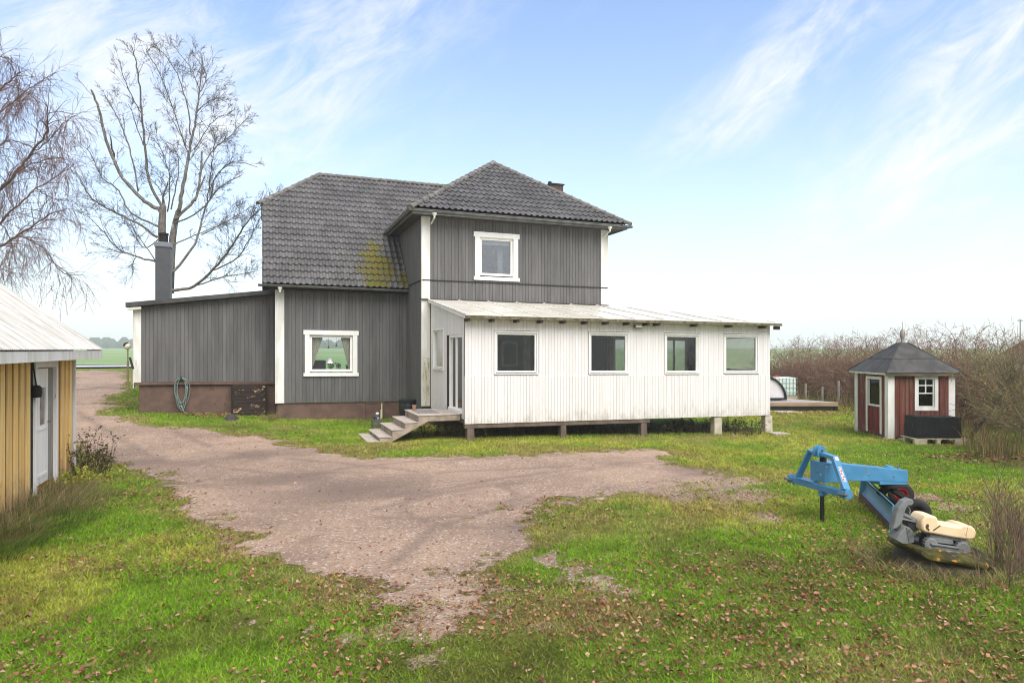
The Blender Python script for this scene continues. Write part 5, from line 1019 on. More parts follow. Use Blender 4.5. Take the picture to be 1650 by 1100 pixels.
mb = MB(); mb.prism([pz(x, y, Da) for x, y in [(165,402),(200,345),(250,290),(275,272),(305,290),(330,330),(338,380),(325,425),(290,442),(230,440)]][::-1], fD(Da), -.08, .08)
for k in range(5): a0 = (290+k*9, 282+k*4); mb.beam(PT(270+k*14,276+k*10,Da)-dird*.085, PT(300+k*8,440-k*3,Da)-dird*.085, .008, .01)
mb.build('digger_bucket', m_gplast, td, bevel=.012)
mb = MB(); mb.beam(PT(230,240,Da), PT(215,330,Da), .05, .05); mb.beam(PT(330,210,Dt)+dird*.05, PT(400,340,Dt)+dird*.05, .12, .10); mb.build('motor_block', m_dplast, td, bevel=.01)
pa_, pb_ = PT(335,418,Dt), PT(432,428,Dt-.05); mb = MB(); mb.tube([pa_, pb_], .036, 16, cap=False); mb.tube([pb_, pa_], .029, 16, cap=False); tag(mb.build('plastic_pipe', m_dplast, None, smooth=40), 'short black pipe end lying on the well lid beside the digger bucket', 'pipe')

# ------------------------------------------------------------------ trees and shrubs
def crom(pts, k=4):
    P = [pts[0]]+list(pts)+[pts[-1]]; out = []
    for i in range(1, len(P)-2):
        a, b, c, d_ = P[i-1], P[i], P[i+1], P[i+2]
        for j in range(k):
            t_ = j/k; out.append(.5*((2*b)+(c-a)*t_+(2*a-5*b+4*c-d_)*t_*t_+(3*b-a-3*c+d_)*t_**3))
    return out+[pts[-1]]
def rvec(r): 
    v = Vector((r.gauss(0,1), r.gauss(0,1), r.gauss(0,1))); return v.normalized()
def spray(mb, r, p, d, L, rad, lvl, droop=0, wander=.22, up=0.0, kids=(5,4,3), seg=.28, minr=.004, ang=(.5,1.1)):
    """a bare branch with side twigs, recursively"""
    n = max(3, int(L/seg)); st = L/n; pts = [p]; d = d.normalized()
    for i in range(n):
        d = (d+rvec(r)*wander+Vector((0,0,up-droop*(i/n)))).normalized(); pts.append(pts[-1]+d*st)
    rs = [max(minr, rad*(1-.8*i/n)) for i in range(n+1)]; mb.tube(pts, rs, 5 if rad > .03 else (4 if rad > .014 else 3), cap=False)
    if lvl <= 0: return
    for _ in range(kids[-lvl] if lvl <= len(kids) else kids[0]):
        f = r.uniform(.15,1); i = min(n-1, int(f*n)); q = pts[i]+(pts[i+1]-pts[i])*(f*n-i); dd = (pts[i+1]-pts[i]).normalized(); s_ = rvec(r); s_ = (s_-dd*s_.dot(dd)).normalized(); a_ = r.uniform(*ang)
        spray(mb, r, q, dd*math.cos(a_)+s_*math.sin(a_), L*r.uniform(.32,.6)*(1.15-.5*f), max(minr, rs[i]*.55), lvl-1, droop, wander, up, kids, seg, minr, ang)
def tree(name, limbs, D0, base, tw, tr_, label, seed, mt, mtw, twig, grp=None):
    r = random.Random(seed); bx, by = onG(*base)[:2] if False else (at(base[0],600,D0).x, at(base[0],600,D0).y); g = float(gz(bx, by))
    tr = thing(name, (bx,by,g), label, 'tree', grp); a = MB(); b = MB()
    def c2(cx, cy, D): return at(cx/2.558, 50+cy/2.558, D)
    a.tube(crom([Vector((bx,by,g-.3)), Vector((bx,by,g+1.5))]+[c2(x, y, D0) for x, y in tr_]), [tw*(1.25 if i < 5 else 1.0-.02*i) for i in range(4*(len(tr_)+1)+1)], 12)
    for pts, w0, w1, dd, kid, blunt in limbs:
        n = len(pts); P3 = crom([c2(x, y, D0+dd*(i/(n-1))**1.2) for i, (x, y) in enumerate(pts)], 5); k = len(P3)
        P3 = [p+rvec(r)*.035*(i > 0) for i, p in enumerate(P3)]; s_ = D0/2.558/1100/2; rs = [(w0+(w1-w0)*i/(k-1))*s_ for i in range(k)]
        (a if w0 > 4 else b).tube(P3, rs, 8 if w0 > 5 else 5)
        for _ in range(int(kid*(2.0 if name == 'bare_tree' else 1.1))):
            f = r.uniform(.22,1)**.8; i = min(k-2, int(f*(k-1))); d_ = (P3[i+1]-P3[i]).normalized(); sd_ = rvec(r); sd_ = (sd_-d_*sd_.dot(d_)).normalized(); an = r.uniform(.35,1.0)
            twig(b, r, P3[i], d_*math.cos(an)+sd_*math.sin(an), rs[i], f)
        if not blunt and name != 'bare_tree': twig(b, r, P3[-1], (P3[-1]-P3[-2]).normalized(), rs[-1], 1.0)
    a.build('trunk', mt, tr, smooth=True); b.build('crown', mtw, tr, smooth=True); return tr
def tw1(b, r, p, d, rad, f): spray(b, r, p, d+Vector((0,0,.15)), r.uniform(.8,2.0)*(1.15-.62*f), min(.019, rad*.55), 2, .02, .20, .03, (6,4), .22, .0055, (.35,.9))
big = [([(665,740),(620,715),(560,670),(480,560),(430,420),(405,320),(378,242)],17,7,-1.5,3,True), ([(470,520),(452,430)],8,4,-1,0,True), ([(570,660),(545,530),(515,430),(470,330),(430,262)],7,3,1,3,False), ([(515,430),(508,355)],5,3,1,1,True),
 ([(670,730),(615,620),(600,480),(585,360),(575,230),(560,130),(540,60)],12,3,-2,4,False), ([(590,470),(530,300)],4,2,-2,3,False), ([(583,340),(530,240),(490,120)],4,2,-3,3,False),
 ([(735,745),(755,640),(770,560),(785,470),(806,370),(822,240),(835,110)],16,4,.5,8,False), ([(775,500),(740,420),(670,300)],5,2,2,7,False), ([(785,430),(775,330),(740,200),(690,110),(640,70)],6,2,-1,7,False), ([(765,480),(700,280),(650,160),(600,75)],5,2,-2.5,6,False), ([(822,240),(790,160),(715,60)],5,2,1,7,False), ([(815,330),(860,290),(910,275)],4,2,1,6,False), ([(800,490),(830,440),(890,360),(930,350)],5,2,0,6,False), ([(825,250),(850,180),(780,70)],5,2,2,6,False),
 ([(720,775),(800,700),(825,600),(832,495)],12,8,2.5,2,True), ([(805,700),(845,600)],8,6,2.5,1,True), ([(820,590),(870,500),(950,430),(1030,345)],6,2,3,8,False), ([(720,795),(850,720),(890,600),(960,540),(1060,560)],7,2,-2,9,False),
 ([(705,1000),(800,880),(850,720),(900,650),(1000,590)],11,3,3,10,False), ([(705,1068),(800,1050),(900,960),(970,860),(1020,790),(1075,730)],13,3,-3,12,False), ([(800,1050),(920,1015),(1050,990)],6,2,-3,10,False), ([(880,985),(980,930),(1060,800),(1120,680)],6,2,-4,10,False), ([(830,840),(940,780),(1040,720)],5,2,2,10,False), ([(850,720),(870,600),(880,480),(900,430)],5,2,-3,8,False),
 ([(650,850),(560,790),(440,730),(380,690),(330,620)],10,3,-2,9,False), ([(650,805),(540,750),(490,660),(420,600),(370,500),(320,460)],8,2,2,9,False), ([(640,950),(560,930),(480,890),(420,820),(345,750)],8,2,-3,8,False), ([(650,860),(590,890),(540,800),(500,790)],5,2,3,8,False), ([(640,945),(560,830),(520,760)],5,2,1,6,False), ([(560,935),(530,980)],4,2,1,5,False),
 ([(690,745),(700,650),(690,560),(640,430)],6,2,-2,8,False), ([(705,735),(730,620),(735,520),(700,460)],6,2,2,8,False), ([(720,880),(830,830),(930,790)],6,2,3,9,False), ([(680,720),(650,640),(560,560)],5,2,3,8,False), ([(665,730),(690,620)],8,5,0,2,True)]
tree('bare_tree', big, 36, (262,0), .27, [(668,1060),(668,900),(668,800),(672,720)], 'tall bare tree with pollarded trunk behind the low wing', 5, m_bark, m_twig, tw1)
bt = bpy.data.objects['bare_tree']; mb = MB(); s0 = lambda x, y: at(x/2.558, 50+y/2.558, 36.3)
mb.tube([s0(700,1080), s0(705,950), s0(712,850), s0(722,790), s0(735,740)], [.2,.19,.17,.14,.12], 10); mb.build('trunk', m_bark, bt, 'second stem forking beside the pollarded trunk', smooth=True)
def tw2(b, r, p, d, rad, f):
    spray(b, r, p, d+Vector((0,0,-.05)), r.uniform(.9,1.9), min(.016, rad*.6), 1, .22, .22, -.02, (5,), .2, .0046, (.4,1.0))
    for _ in range(2):
        q = p+rvec(r)*.15; spray(b, r, q, Vector((r.uniform(-.5,.5),r.uniform(-.5,.5),-.3)), r.uniform(.5,1.35), .006, 1, .38, .15, -.18, (4,), .2, .0042, (.3,.8))
left = [([(-260,900),(-150,760),(0,650),(60,590),(130,500),(195,410),(190,300)],18,4,-2,22,False), ([(-260,950),(-120,860),(0,790),(60,730),(150,650),(250,590),(305,550)],12,3,2,22,False), ([(-260,1000),(-100,930),(0,890),(100,830),(200,760),(280,730)],12,3,-3,20,False), ([(0,890),(80,845),(180,900),(240,980),(290,1010)],7,3,-3,16,False),
 ([(-260,700),(-100,560),(0,470),(50,450),(130,480)],9,3,3,18,False), ([(-260,600),(-120,380),(-20,260),(50,200),(85,165)],12,3,-1,18,False), ([(-200,600),(-80,420),(20,320),(120,240),(215,180)],10,3,3,20,False), ([(60,590),(150,540),(270,520)],6,2,-2,16,False), ([(-100,450),(0,380),(60,300),(130,280)],7,2,4,16,False), ([(130,500),(180,470),(260,380),(310,350)],5,2,-2,15,False),
 ([(0,790),(40,850),(70,960)],5,2,3,14,False), ([(-150,900),(-40,960),(50,1000)],7,2,1,14,False), ([(150,650),(220,690),(290,700)],5,2,2,12,False), ([(-180,480),(-90,260),(-20,120),(30,110)],9,3,2,16,False), ([(60,730),(20,640),(70,560)],5,2,4,12,False)]
tree('birch_tree', left, 25, (-102,0), .24, [(-260,1000),(-262,700),(-268,400),(-272,200)], 'drooping bare birch with reddish twigs beyond the yellow barn', 9, m_birch, m_btwig, tw2)
# hedge shrubs
def shrub(name, seed, mtw, hgt, spread, stems, leafc, nleaf, label, grp):
    r = random.Random(seed); o = thing(name, (0,0,0), label, 'shrub', grp); b = MB(); tips = []
    for i in range(stems):
        a_ = r.uniform(0,6.283); rr_ = spread*.55*r.random()**.6; p = Vector((math.cos(a_)*rr_, math.sin(a_)*rr_, -.05)); lean = r.uniform(.05,.75)
        d_ = Vector((math.cos(a_)*lean, math.sin(a_)*lean, 1)); L_ = hgt*(.42+.58*r.random()**1.7); spray(b, r, p, d_, L_, r.uniform(.010,.022), 2, .10, .16, .02, (9,5), .22, .0042, (.4,1.15))
    b.build('branches', mtw, o)
    vs = np.array(b.v); k = r.sample(range(len(vs)), nleaf); V = []; C = []
    g = np.random.default_rng(seed); P = vs[k]; s_ = g.uniform(.018,.04,(nleaf,1)); u = g.normal(size=(nleaf,3)); u /= np.linalg.norm(u,axis=1,keepdims=True); w_ = np.cross(u, g.normal(size=(nleaf,3))); w_ /= np.linalg.norm(w_,axis=1,keepdims=True)
    V = np.stack([P-u*s_, P+w_*s_*.6, P+u*s_, P-w_*s_*.6], 1).reshape(-1,3); c = np.array(leafc)[g.integers(0,len(leafc),nleaf)]*g.uniform(.6,1.3,(nleaf,1)); C = np.repeat(c, 4, 0)
    lo = npmesh('leaves', V, np.arange(nleaf*4).reshape(-1,4), m_foli, 4, C); lo.parent = o; return o
RUST = [(.24,.09,.045),(.30,.14,.07),(.17,.08,.05),(.34,.20,.12)]; OLV = [(.15,.16,.035),(.20,.19,.05),(.24,.15,.05),(.11,.13,.03)]
hp = [shrub('hedge_shrub', 31+i, m_htwig, 3.0, 1.5, 34, RUST, 700, 'bare brown twiggy shrub in the tall hedge behind the deck and red shed', 'shrubs of the tall brown hedge') for i in range(3)]
gpn = [shrub('hedge_shrub', 51+i, m_htwig2, 2.7, 1.5, 20, OLV+RUST, 1800, 'olive tinted half bare shrub in the hedge right of the red shed', 'olive shrubs right of the red shed') for i in range(2)]
hl = [(1225,631),(1262,635),(1300,640),(1340,645),(1380,651),(1420,658),(1460,667),(1505,680),(1545,692)]; gl2 = [(1640,704),(1668,722),(1705,742),(1750,765)]
r = random.Random(77); used = set()
def place(proto, q, s_, rz):
    o = proto if proto.name not in used else copy_tree(proto); used.add(proto.name); o.location = q; o.scale = (s_*1.0,s_*1.0,s_); o.rotation_euler.z = rz
pts = [onG(*p) for p in hl]; back = (lp(1,0,0)-lp(0,0,0))
def along(pts, step):
    out = []; 
    for a, b in zip(pts[:-1], pts[1:]):
        n = max(1, round((b-a).length/step)); out += [a+(b-a)*i/n for i in range(n)]
    return out+[pts[-1]]
i = 0
for q in along(pts, 1.45):
    for off in (.5, 2.0):
        q2 = q+back*(off+r.uniform(-.3,.3)); q2.z = float(gz(q2.x, q2.y)); place(hp[i % 3], q2, r.uniform(.86,1.12)*(1.0 if off < 1 else 1.1), r.uniform(0,6.28)); i += 1
for q in along([onG(*p) for p in gl2], 1.35):
    for off in (.7,):
        q2 = q+back*(off+r.uniform(-.3,.3)); q2.z = float(gz(q2.x, q2.y)); place(gpn[i % 2], q2, r.uniform(.92,1.12), r.uniform(0,6.28)); i += 1
# fence posts and leaning stem by the hedge
for px, py, h_ in ((1298,648,.95),(1325,651,.85),(1351,655,1.2),(1582,716,.75)):
    q = onG(px, py); mb = MB(); mb.hexa([(q.x+sx*w_,q.y+sy*w_,z) for z, w_ in ((q.z-.2,.045),(q.z+h_,.04)) for sx, sy in ((-1,-1),(1,-1),(1,1),(-1,1))]); o = mb.build('fence_post', m_greywood if px < 1500 else m_wood, None, bevel=.006)
    tag(o, 'thin grey fence post standing in front of the hedge by the deck' if px < 1500 else 'short dark post in the undergrowth right of the red shed', 'post', 'fence posts along the hedge' if px < 1500 else None)
r5 = random.Random(5); q = onG(1556,705); tr_s = thing('leaning_shrub', tuple(q), 'shrub with a thick leaning dark stem beside the black box', 'shrub'); mb = MB(); p1 = at(1600,655,18.0); mb.tube(crom([q+Vector((0,0,-.1)), q*.5+p1*.5+Vector((0,0,-.1)), p1, at(1640,600,17.7)]), [.075,.072,.07,.065,.06,.055,.05,.048,.045,.04,.035,.03,.025], 8); mb.build('trunk', m_wood, tr_s, smooth=True)
mb = MB()
for k in range(26): spray(mb, r5, p1+(at(1640,600,17.7)-p1)*r5.random(), Vector((r5.uniform(-.9,.9),r5.uniform(-.9,.9),.8)), r5.uniform(.8,1.6), .014, 2, .05, .2, .02, (7,4), .2, .004)
mb.build('crown', m_htwig2, tr_s)

# ------------------------------------------------------------------ grass, weeds, leaves
def ribbons(name, P, hgt, wid, lean, cols, mat, seed, segs=3):
    """curved grass blades: P (n,3) roots, lean (n,2) tip offset as a share of height"""
    g = np.random.default_rng(seed); n = len(P); a = g.uniform(0,2*math.pi,n); sx = np.cos(a)*wid; sy = np.sin(a)*wid; V = []; 
    for k in range(segs+1):
        t_ = k/segs; c = P+np.stack([lean[:,0]*hgt*t_**2, lean[:,1]*hgt*t_**2, hgt*(t_-.35*t_*t_*np.minimum(1,np.hypot(lean[:,0],lean[:,1])))],1); wv = (1-t_)**.7 if k < segs else .05
        V.append(c-np.stack([sx*wv, sy*wv, 0*sx],1)); V.append(c+np.stack([sx*wv, sy*wv, 0*sx],1))
    V = np.stack(V, 1); m_ = 2*(segs+1); b = (np.arange(n)*m_)[:,None]; Fc = np.concatenate([b+np.array([[2*k,2*k+1,2*k+3,2*k+2]]) for k in range(segs)], 0); C = np.repeat(cols, m_, 0)
    return npmesh(name, V.reshape(-1,3), Fc, mat, 4, C)
house_rects = [(XL-.1,11.4,YM-.05,34),(XT0,XT1,YT,25),(-4.1,.5,25.85,34),(5.1,15.4,18.5,22.3),(2.95,5.2,18.28,20.16)]
def free(x, y):
    ok = ~((x < -3.55) & (y < 16.0))
    for a, b, c, d_ in house_rects: ok &= ~((x > a) & (x < b) & (y > c) & (y < d_))
    lx = (x-gp.x)*ca-(y-gp.y)*sa; ly = (x-gp.x)*sa+(y-gp.y)*ca; ok &= ~((lx > 0) & (lx < SD) & (ly > 0) & (ly < SD))
    lx = (x-d0.x)*ca-(y-d0.y)*sa; ly = (x-d0.x)*sa+(y-d0.y)*ca; ok &= ~((lx > 0) & (lx < Ld) & (ly > 0) & (ly < 6))
    ok &= np.hypot(x-wc.x, y-wc.y) > .5
    return ok
g = np.random.default_rng(5); V, C, N = [], [], 0
Rt = np.array([ca,-sa]); Fw = np.array([sa,ca])
for (da, db, dens) in ((4.2,7,7500),(7,11,4200),(11,18,1500),(18,33,330)):
    n = int(.82*(db*db-da*da)*dens); D = np.sqrt(g.uniform(da*da, db*db, n)); l_ = g.uniform(-.82,.82,n)*D; x = Rt[0]*l_+Fw[0]*D; y = Rt[1]*l_+Fw[1]*D
    s_ = soilness(x, y); b_ = bareness(x, y); keep = free(x, y) & (g.random(n) > sm((s_+.45)/.6)) & (g.random(n) > b_*.9); keep &= (g.random(n) < .30+1.25*lushness(x, y))
    x, y, D = x[keep], y[keep], D[keep]; n = len(x); z = gz(x, y)+.0
    lu = lushness(x, y); h_ = (.012+.034*g.random(n)**1.8)*(.5+1.0*lu)*(1+.03*D); wd_ = .0026+.00055*D; a = g.uniform(0,6.283,n); le = g.uniform(.3,1.6,n)*h_; la_ = g.uniform(0,6.283,n)
    B0_ = np.stack([x-np.cos(a)*wd_, y-np.sin(a)*wd_, z],1); B1_ = np.stack([x+np.cos(a)*wd_, y+np.sin(a)*wd_, z],1); T_ = np.stack([x+np.cos(la_)*le, y+np.sin(la_)*le, z+h_],1)
    c = lawncol(x, y)*g.uniform(.75,1.45,(n,1)); dry = (g.random(n) < .13)[:,None]; c = np.where(dry, np.array((.30,.25,.12))*g.uniform(.6,1.2,(n,1)), c); c[:,0] *= g.uniform(.85,1.15,n)
    V.append(np.stack([B0_, B1_, T_],1).reshape(-1,3)); C.append(np.repeat(c,3,0)); N += n
lawn = npmesh('lawn_grass', np.concatenate(V), np.arange(N*3).reshape(-1,3), m_blades, 3, np.concatenate(C)); tag(lawn, 'short mossy lawn grass round the gravel drive', 'grass', kind='stuff')
# fallen leaves
LC = np.array([(.36,.17,.10),(.27,.085,.045),(.42,.26,.17),(.20,.06,.035),(.42,.27,.16),(.30,.13,.08),(.42,.18,.10)])
V, C, N = [], [], 0
def strew(x, y, size, zo=.012):
    global N
    n = len(x); z = gz(x, y)+zo+g.uniform(0,.028,n); u = g.normal(size=(n,3))*np.array([1,1,.33]); u /= np.linalg.norm(u,axis=1,keepdims=True); w_ = np.cross(u, np.array([0,0,1.])+g.normal(size=(n,3))*.35); w_ /= np.linalg.norm(w_,axis=1,keepdims=True); P = np.stack([x,y,z],1); s_ = size[:,None]
    up = np.array([0,0,1.])*s_*.35*g.uniform(.2,1.2,(n,1))
    q = np.stack([P-u*s_, P-u*s_*.2+w_*s_*.62+up, P+u*s_, P-u*s_*.2-w_*s_*.62+up],1).reshape(-1,3); c = LC[g.integers(0,len(LC),n)]*g.uniform(.4,1.2,(n,1)); V.append(q); C.append(np.repeat(c,4,0)); N += n
for da, db, dens in ((4.3,8,330),(8,12,200),(12,20,60),(20,32,14)):
    n = int(.82*(db*db-da*da)*dens*2.2); D = np.sqrt(g.uniform(da*da, db*db, n)); l_ = g.uniform(-.82,.82,n)*D; x = Rt[0]*l_+Fw[0]*D; y = Rt[1]*l_+Fw[1]*D
    pr_ = sm((fbm(x, y, 1.5, 101)-.33)/.3)*.8+sm((vn(x, y, .4, 105)-.5)/.4)*.35; pr_ *= np.where(soilness(x, y) > .1, .10, 1.0)*np.where((D > 11) & (x > 4) & (y > 14), .3, 1); k = free(x, y) & (g.random(n) < pr_*.62)
    strew(x[k], y[k], (.010+.020*g.random(k.sum())**1.5)*(1+.012*D[k]))
for p, rr_ in leafy:
    n = int(420*rr_); a = g.uniform(0,6.283,n); q = rr_*np.sqrt(g.random(n)); x = p.x+np.cos(a)*q; y = p.y+np.sin(a)*q; k = free(x, y); strew(x[k], y[k], g.uniform(.03,.05,k.sum()))
tag(npmesh('fallen_leaves', np.concatenate(V), np.arange(N*4).reshape(-1,4), m_leaves, 4, np.concatenate(C)), 'brown and pinkish fallen leaves strewn over the lawn', 'leaves', kind='stuff')
# long grass clumps
def clump(name, spots, cols, label, seed, n_per, h0, h1, lean=(.3,.9), bias=(0,0), wid=.004):
    g2 = np.random.default_rng(seed); Ps, hs, ls, cs = [], [], [], []
    for (x, y, rr_) in spots:
        n = int(n_per*rr_*rr_); a = g2.uniform(0,6.283,n); q = rr_*np.sqrt(g2.random(n)); X = x+np.cos(a)*q; Y = y+np.sin(a)*q; Ps.append(np.stack([X, Y, gz(X, Y)-.01],1)); hs.append(g2.uniform(h0,h1,n)); l_ = g2.uniform(*lean,n); d_ = a+g2.normal(0,.7,n); ls.append(np.stack([np.cos(d_)*l_+bias[0], np.sin(d_)*l_+bias[1]],1))
        base = np.array(cols)[g2.integers(0,len(cols),n)]; cs.append(base*g2.uniform(.6,1.35,(n,1)))
    P = np.concatenate(Ps); o = ribbons(name, P, np.concatenate(hs), np.full(len(P), wid), np.concatenate(ls), np.concatenate(cs), m_blades, seed); return tag(o, label, 'long grass', kind='stuff')
GR, TN = [(.10,.17,.022),(.14,.20,.035),(.08,.12,.02)], [(.38,.29,.14),(.30,.21,.10),(.24,.16,.08),(.44,.36,.19)]
bw = [(XB+.25+.22*random.random(), y, .30+.15*random.random()) for y in np.arange(10.4,14.2,.3)]
clump('long_grass', bw+[(XB+.75,13.2,.5),(XB+.8,12.2,.45)], TN+TN+GR, 'tall dry tan grass leaning along the foot of the yellow barn', 3, 1700, .14,.42, (.4,1.0), (.45,-.1), .0035)
clump('long_grass', [(XB+.55,10.3,.45),(XB+.75,10.9,.42),(XB+.95,11.5,.38),(XB+.45,9.7,.45)], GR, 'dark green tussocks of long grass in front of the barn corner', 4, 2600, .16,.34, (.5,1.1), (.4,-.15), .0035)
wsp = [(wc.x+math.cos(a)*.66, wc.y+math.sin(a)*.66, .20) for a in np.linspace(2.3,6.6,15)]
clump('long_grass', wsp+[(wc.x-.75,wc.y-.1,.25),(wc.x-.6,wc.y-.45,.28),(wc.x-.15,wc.y-.75,.28)], GR+TN+TN, 'rank half dry grass growing round the mossy well lid', 5, 2200, .08,.26, (.6,1.3), (0,0), .003)
hsp = [(q.x+random.uniform(-.4,.4)-back.x*.3, q.y+random.uniform(-.4,.4)-back.y*.3, .5) for q in along([onG(*p) for p in ((1290,646),(1380,655),(1560,705),(1600,716),(1650,738))], .9)]
clump('long_grass', hsp, TN+[(.30,.14,.075)]+GR[:1], 'dry undergrowth along the foot of the hedge', 6, 330, .3,.95, (.1,.5), (0,0), .008)
gsp = [(gp.x+random.uniform(-.3,.1)+dird.x*t_-dirx.x*.12, gp.y+dird.y*t_-dirx.y*.12, .16) for t_ in np.arange(0,2.1,.16)]
clump('long_grass', gsp, GR+TN[:1], 'uncut grass along the door side of the red shed', 8, 1500, .06,.2, (.3,.9))
fsp = [(onG(x, y).x, onG(x, y).y, .22) for x, y in ((230,664),(262,666),(300,668),(330,671),(432,678),(438,676),(470,677),(520,677),(570,678),(620,680))]
clump('long_grass', fsp, GR+TN[:2], 'ragged grass tufts along the house foundation', 9, 900, .06,.22, (.3,.9))
q = onG(434,676); clump('long_grass', [(q.x,q.y,.22)], TN, 'pale dead tussock beside the cellar hatch', 12, 3500, .2,.42, (.4,1.0))
ssp = [(x, YP-.12+random.uniform(-.15,.15), .2) for x in np.arange(5.2,15.4,.22)]
clump('long_grass', ssp, [(.20,.30,.03),(.15,.25,.025)]+TN[:1], 'bright grass fringe under the front of the sunroom', 13, 900, .05,.17, (.3,.9))
def weeds(name, spots, mtw, leafc, label, cat, seed, stems, h0, h1, nleaf, ls=.03, lean=.35, grp=None, kid=3):
    r = random.Random(seed); x0, y0 = spots[0][:2]; o = thing(name, (x0,y0,float(gz(x0,y0))), label, cat, grp); b = MB()
    for (x, y, rr_) in spots:
        for i in range(stems):
            a_ = r.uniform(0,6.283); q = rr_*r.random()**.5; p = Vector((x+math.cos(a_)*q, y+math.sin(a_)*q, float(gz(x,y))-.02)); spray(b, r, p, Vector((math.cos(a_)*lean*r.random(), math.sin(a_)*lean*r.random(), 1)), r.uniform(h0,h1), r.uniform(.003,.007), 1, .08, .12, .02, (kid,), .09, .0022, (.3,.8))
    b.build('stems', mtw, o)
    if nleaf:
        vs = np.array(b.v); g3 = np.random.default_rng(seed); P = vs[g3.integers(0,len(vs),nleaf)]-np.array(ROOT[o.name]); s_ = g3.uniform(.5,1.2,(nleaf,1))*ls; u = g3.normal(size=(nleaf,3)); u /= np.linalg.norm(u,axis=1,keepdims=True); w_ = np.cross(u, g3.normal(size=(nleaf,3))); w_ /= np.linalg.norm(w_,axis=1,keepdims=True); P = P+u*s_
        V_ = np.stack([P-u*s_, P+w_*s_*.6, P+u*s_, P-w_*s_*.6],1).reshape(-1,3); c = np.array(leafc)[g3.integers(0,len(leafc),nleaf)]*g3.uniform(.6,1.35,(nleaf,1)); lo = npmesh('leaves', V_, np.arange(nleaf*4).reshape(-1,4), m_foli, 4, np.repeat(c,4,0)); lo.parent = o
    return o
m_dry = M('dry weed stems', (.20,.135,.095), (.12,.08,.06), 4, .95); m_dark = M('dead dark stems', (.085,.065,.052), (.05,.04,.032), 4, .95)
q = lp(5.62,7.75,0); weeds('dry_weeds', [(q.x,q.y,.20),(q.x-.12,q.y-.22,.16),(q.x+.14,q.y+.1,.15)], m_dry, [(.26,.12,.07),(.20,.13,.08)], 'tall dry brown weed stalks right of the mossy well lid', 'weeds', 3, 22, .5,1.05, 260, .012, .12, kid=5)
weeds('dry_weeds', [(wc.x-.1,wc.y-.62,.3),(wc.x+.3,wc.y-.5,.2),(wc.x+.1,wc.y-.6,.25)], m_dry, [(.26,.12,.07)], 'thin dry stalks standing before the toy digger', 'weeds', 4, 6, .25,.6, 50, .012, .5)
weeds('rose_bush', [(XB+.35,15.6,.30),(XB+.55,15.3,.2)], m_dark, [(.07,.055,.025),(.12,.06,.04),(.09,.085,.025)], 'dark leaved rose bush at the corner of the yellow barn', 'bush', 5, 16, .45,.85, 900, .028, .5)
weeds('yellow_perennial', [(XB+.75,14.9,.35),(XB+.45,14.4,.25),(XB+.3,14.6,.2)], m_dry, [(.42,.42,.05),(.33,.40,.06),(.45,.36,.08)], 'yellow green perennial fading beside the rose bush', 'plant', 6, 12, .12,.3, 1100, .035, .9)
us = [(x, YP+random.uniform(.25,1.2), .35) for x in np.arange(5.4,14.8,.45)]
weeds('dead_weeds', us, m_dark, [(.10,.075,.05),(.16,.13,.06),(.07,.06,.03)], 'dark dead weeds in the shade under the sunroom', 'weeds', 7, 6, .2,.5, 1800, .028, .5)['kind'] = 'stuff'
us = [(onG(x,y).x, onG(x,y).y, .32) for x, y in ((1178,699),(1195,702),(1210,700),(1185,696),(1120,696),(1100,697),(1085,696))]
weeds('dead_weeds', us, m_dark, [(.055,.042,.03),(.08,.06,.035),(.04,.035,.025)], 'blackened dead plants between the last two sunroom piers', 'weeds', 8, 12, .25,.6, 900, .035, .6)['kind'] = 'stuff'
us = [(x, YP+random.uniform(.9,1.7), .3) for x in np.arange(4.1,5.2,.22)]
weeds('dead_weeds', us, m_dark, [(.10,.075,.05),(.16,.13,.06)], 'withered plants in the shade below the steps landing', 'weeds', 10, 9, .2,.42, 500, .028, .5)['kind'] = 'stuff'
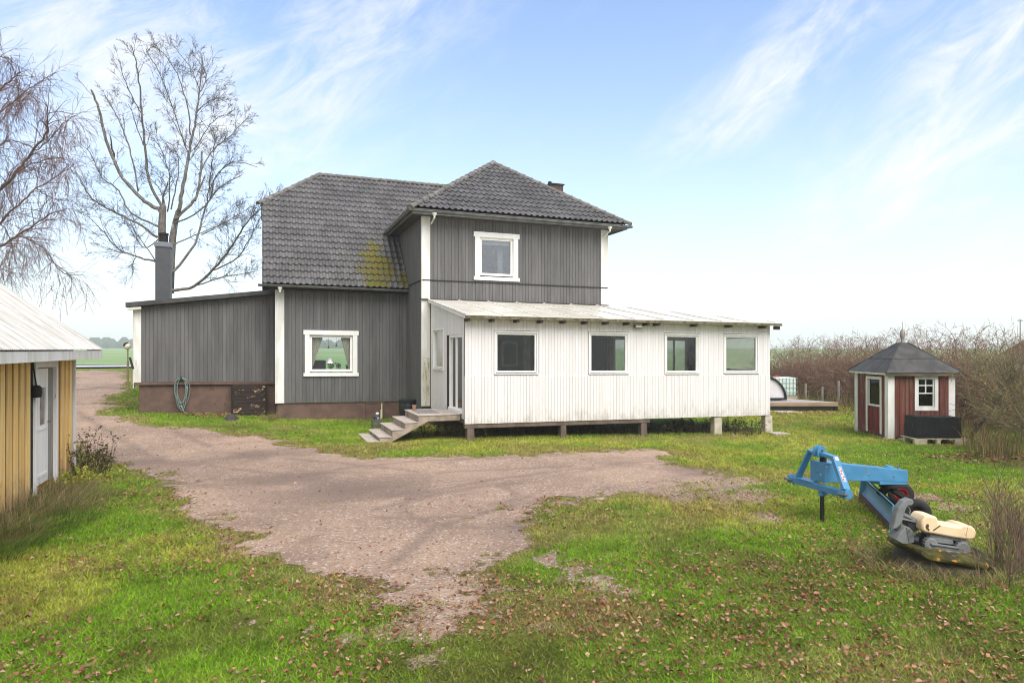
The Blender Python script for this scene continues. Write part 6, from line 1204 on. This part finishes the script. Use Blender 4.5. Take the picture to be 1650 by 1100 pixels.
q = onG(356,672); weeds('small_shrub', [(q.x,q.y,.1)], m_dark, [(.12,.08,.05),(.10,.10,.04)], 'small bare sapling by the cellar hatch', 'plant', 11, 5, .3,.6, 60, .025, .4)
q = onG(372,676); mb = MB(); mb.lathe((q.x,q.y,q.z-.05), [(.26,0),(.22,.12),(.1,.24)], 7); tag(mb.build('dark_stone', M('dark stone', (.06,.05,.045), None, 6, .9, .5, 30), None, smooth=35), 'dark stone leaning at the left of the cellar hatch', 'stone')
# far right: a red roofed farm and a pole
q = at(1722,585,85); z = float(gz(q.x,q.y)); fh = thing('farm_cottage', (q.x,q.y,z), 'far red roofed cottage glimpsed over the hedge at the right edge', 'cottage'); mb = MB(); mb.box(q.x-1,q.x+8,q.y,q.y+7,z,z+1.6); mb.build('wall', m_redwood, fh); mb = MB(); mb.prism([(-.6,1.6),(7.6,1.6),(3.5,4.2)], (q*1-Z3*q.z+Z3*z+Vector((-1.3,0,0)), Y3, X3), 0, 9.6); mb.build('roof', M('rust red roof', (.24,.075,.05), None, 2, .8), fh)
q = at(1644,560,70); z = float(gz(q.x,q.y)); pl_ = thing('utility_pole', (q.x,q.y,z), 'thin pole rising beyond the hedge at the right edge', 'pole'); zt = at(1644,514,70).z; mb = MB(); mb.tube([(q.x,q.y,z-.3),(q.x,q.y,zt)], [.07,.055], 8); mb.build('mast', m_greywood, pl_); mb = MB(); mb.beam((q.x-.35,q.y,zt-.15),(q.x+.35,q.y,zt-.15),.1,.1); mb.build('crossarm', m_greywood, pl_)
# ------------------------------------------------------------------ damp autumn air
mb = MB(); mb.box(-810,810,-40,1160,-3,26); hz = mb.build('haze', bpy.data.materials.new('haze'), None); hz['kind'] = 'stuff'; hm = hz.data.materials[0]; hm.use_nodes = True; t = NT(hm.node_tree); t.n.remove(t.n['Principled BSDF']); pv = t.new('ShaderNodeVolumePrincipled'); pv.inputs['Color'].default_value = (.97,.98,1,1); pv.inputs['Density'].default_value = .0009; pv.inputs['Anisotropy'].default_value = .2
t.l.new(pv.outputs[0], t.n['Material Output'].inputs['Volume']); hz['label'] = 'damp pale autumn air'; hz['category'] = 'haze'
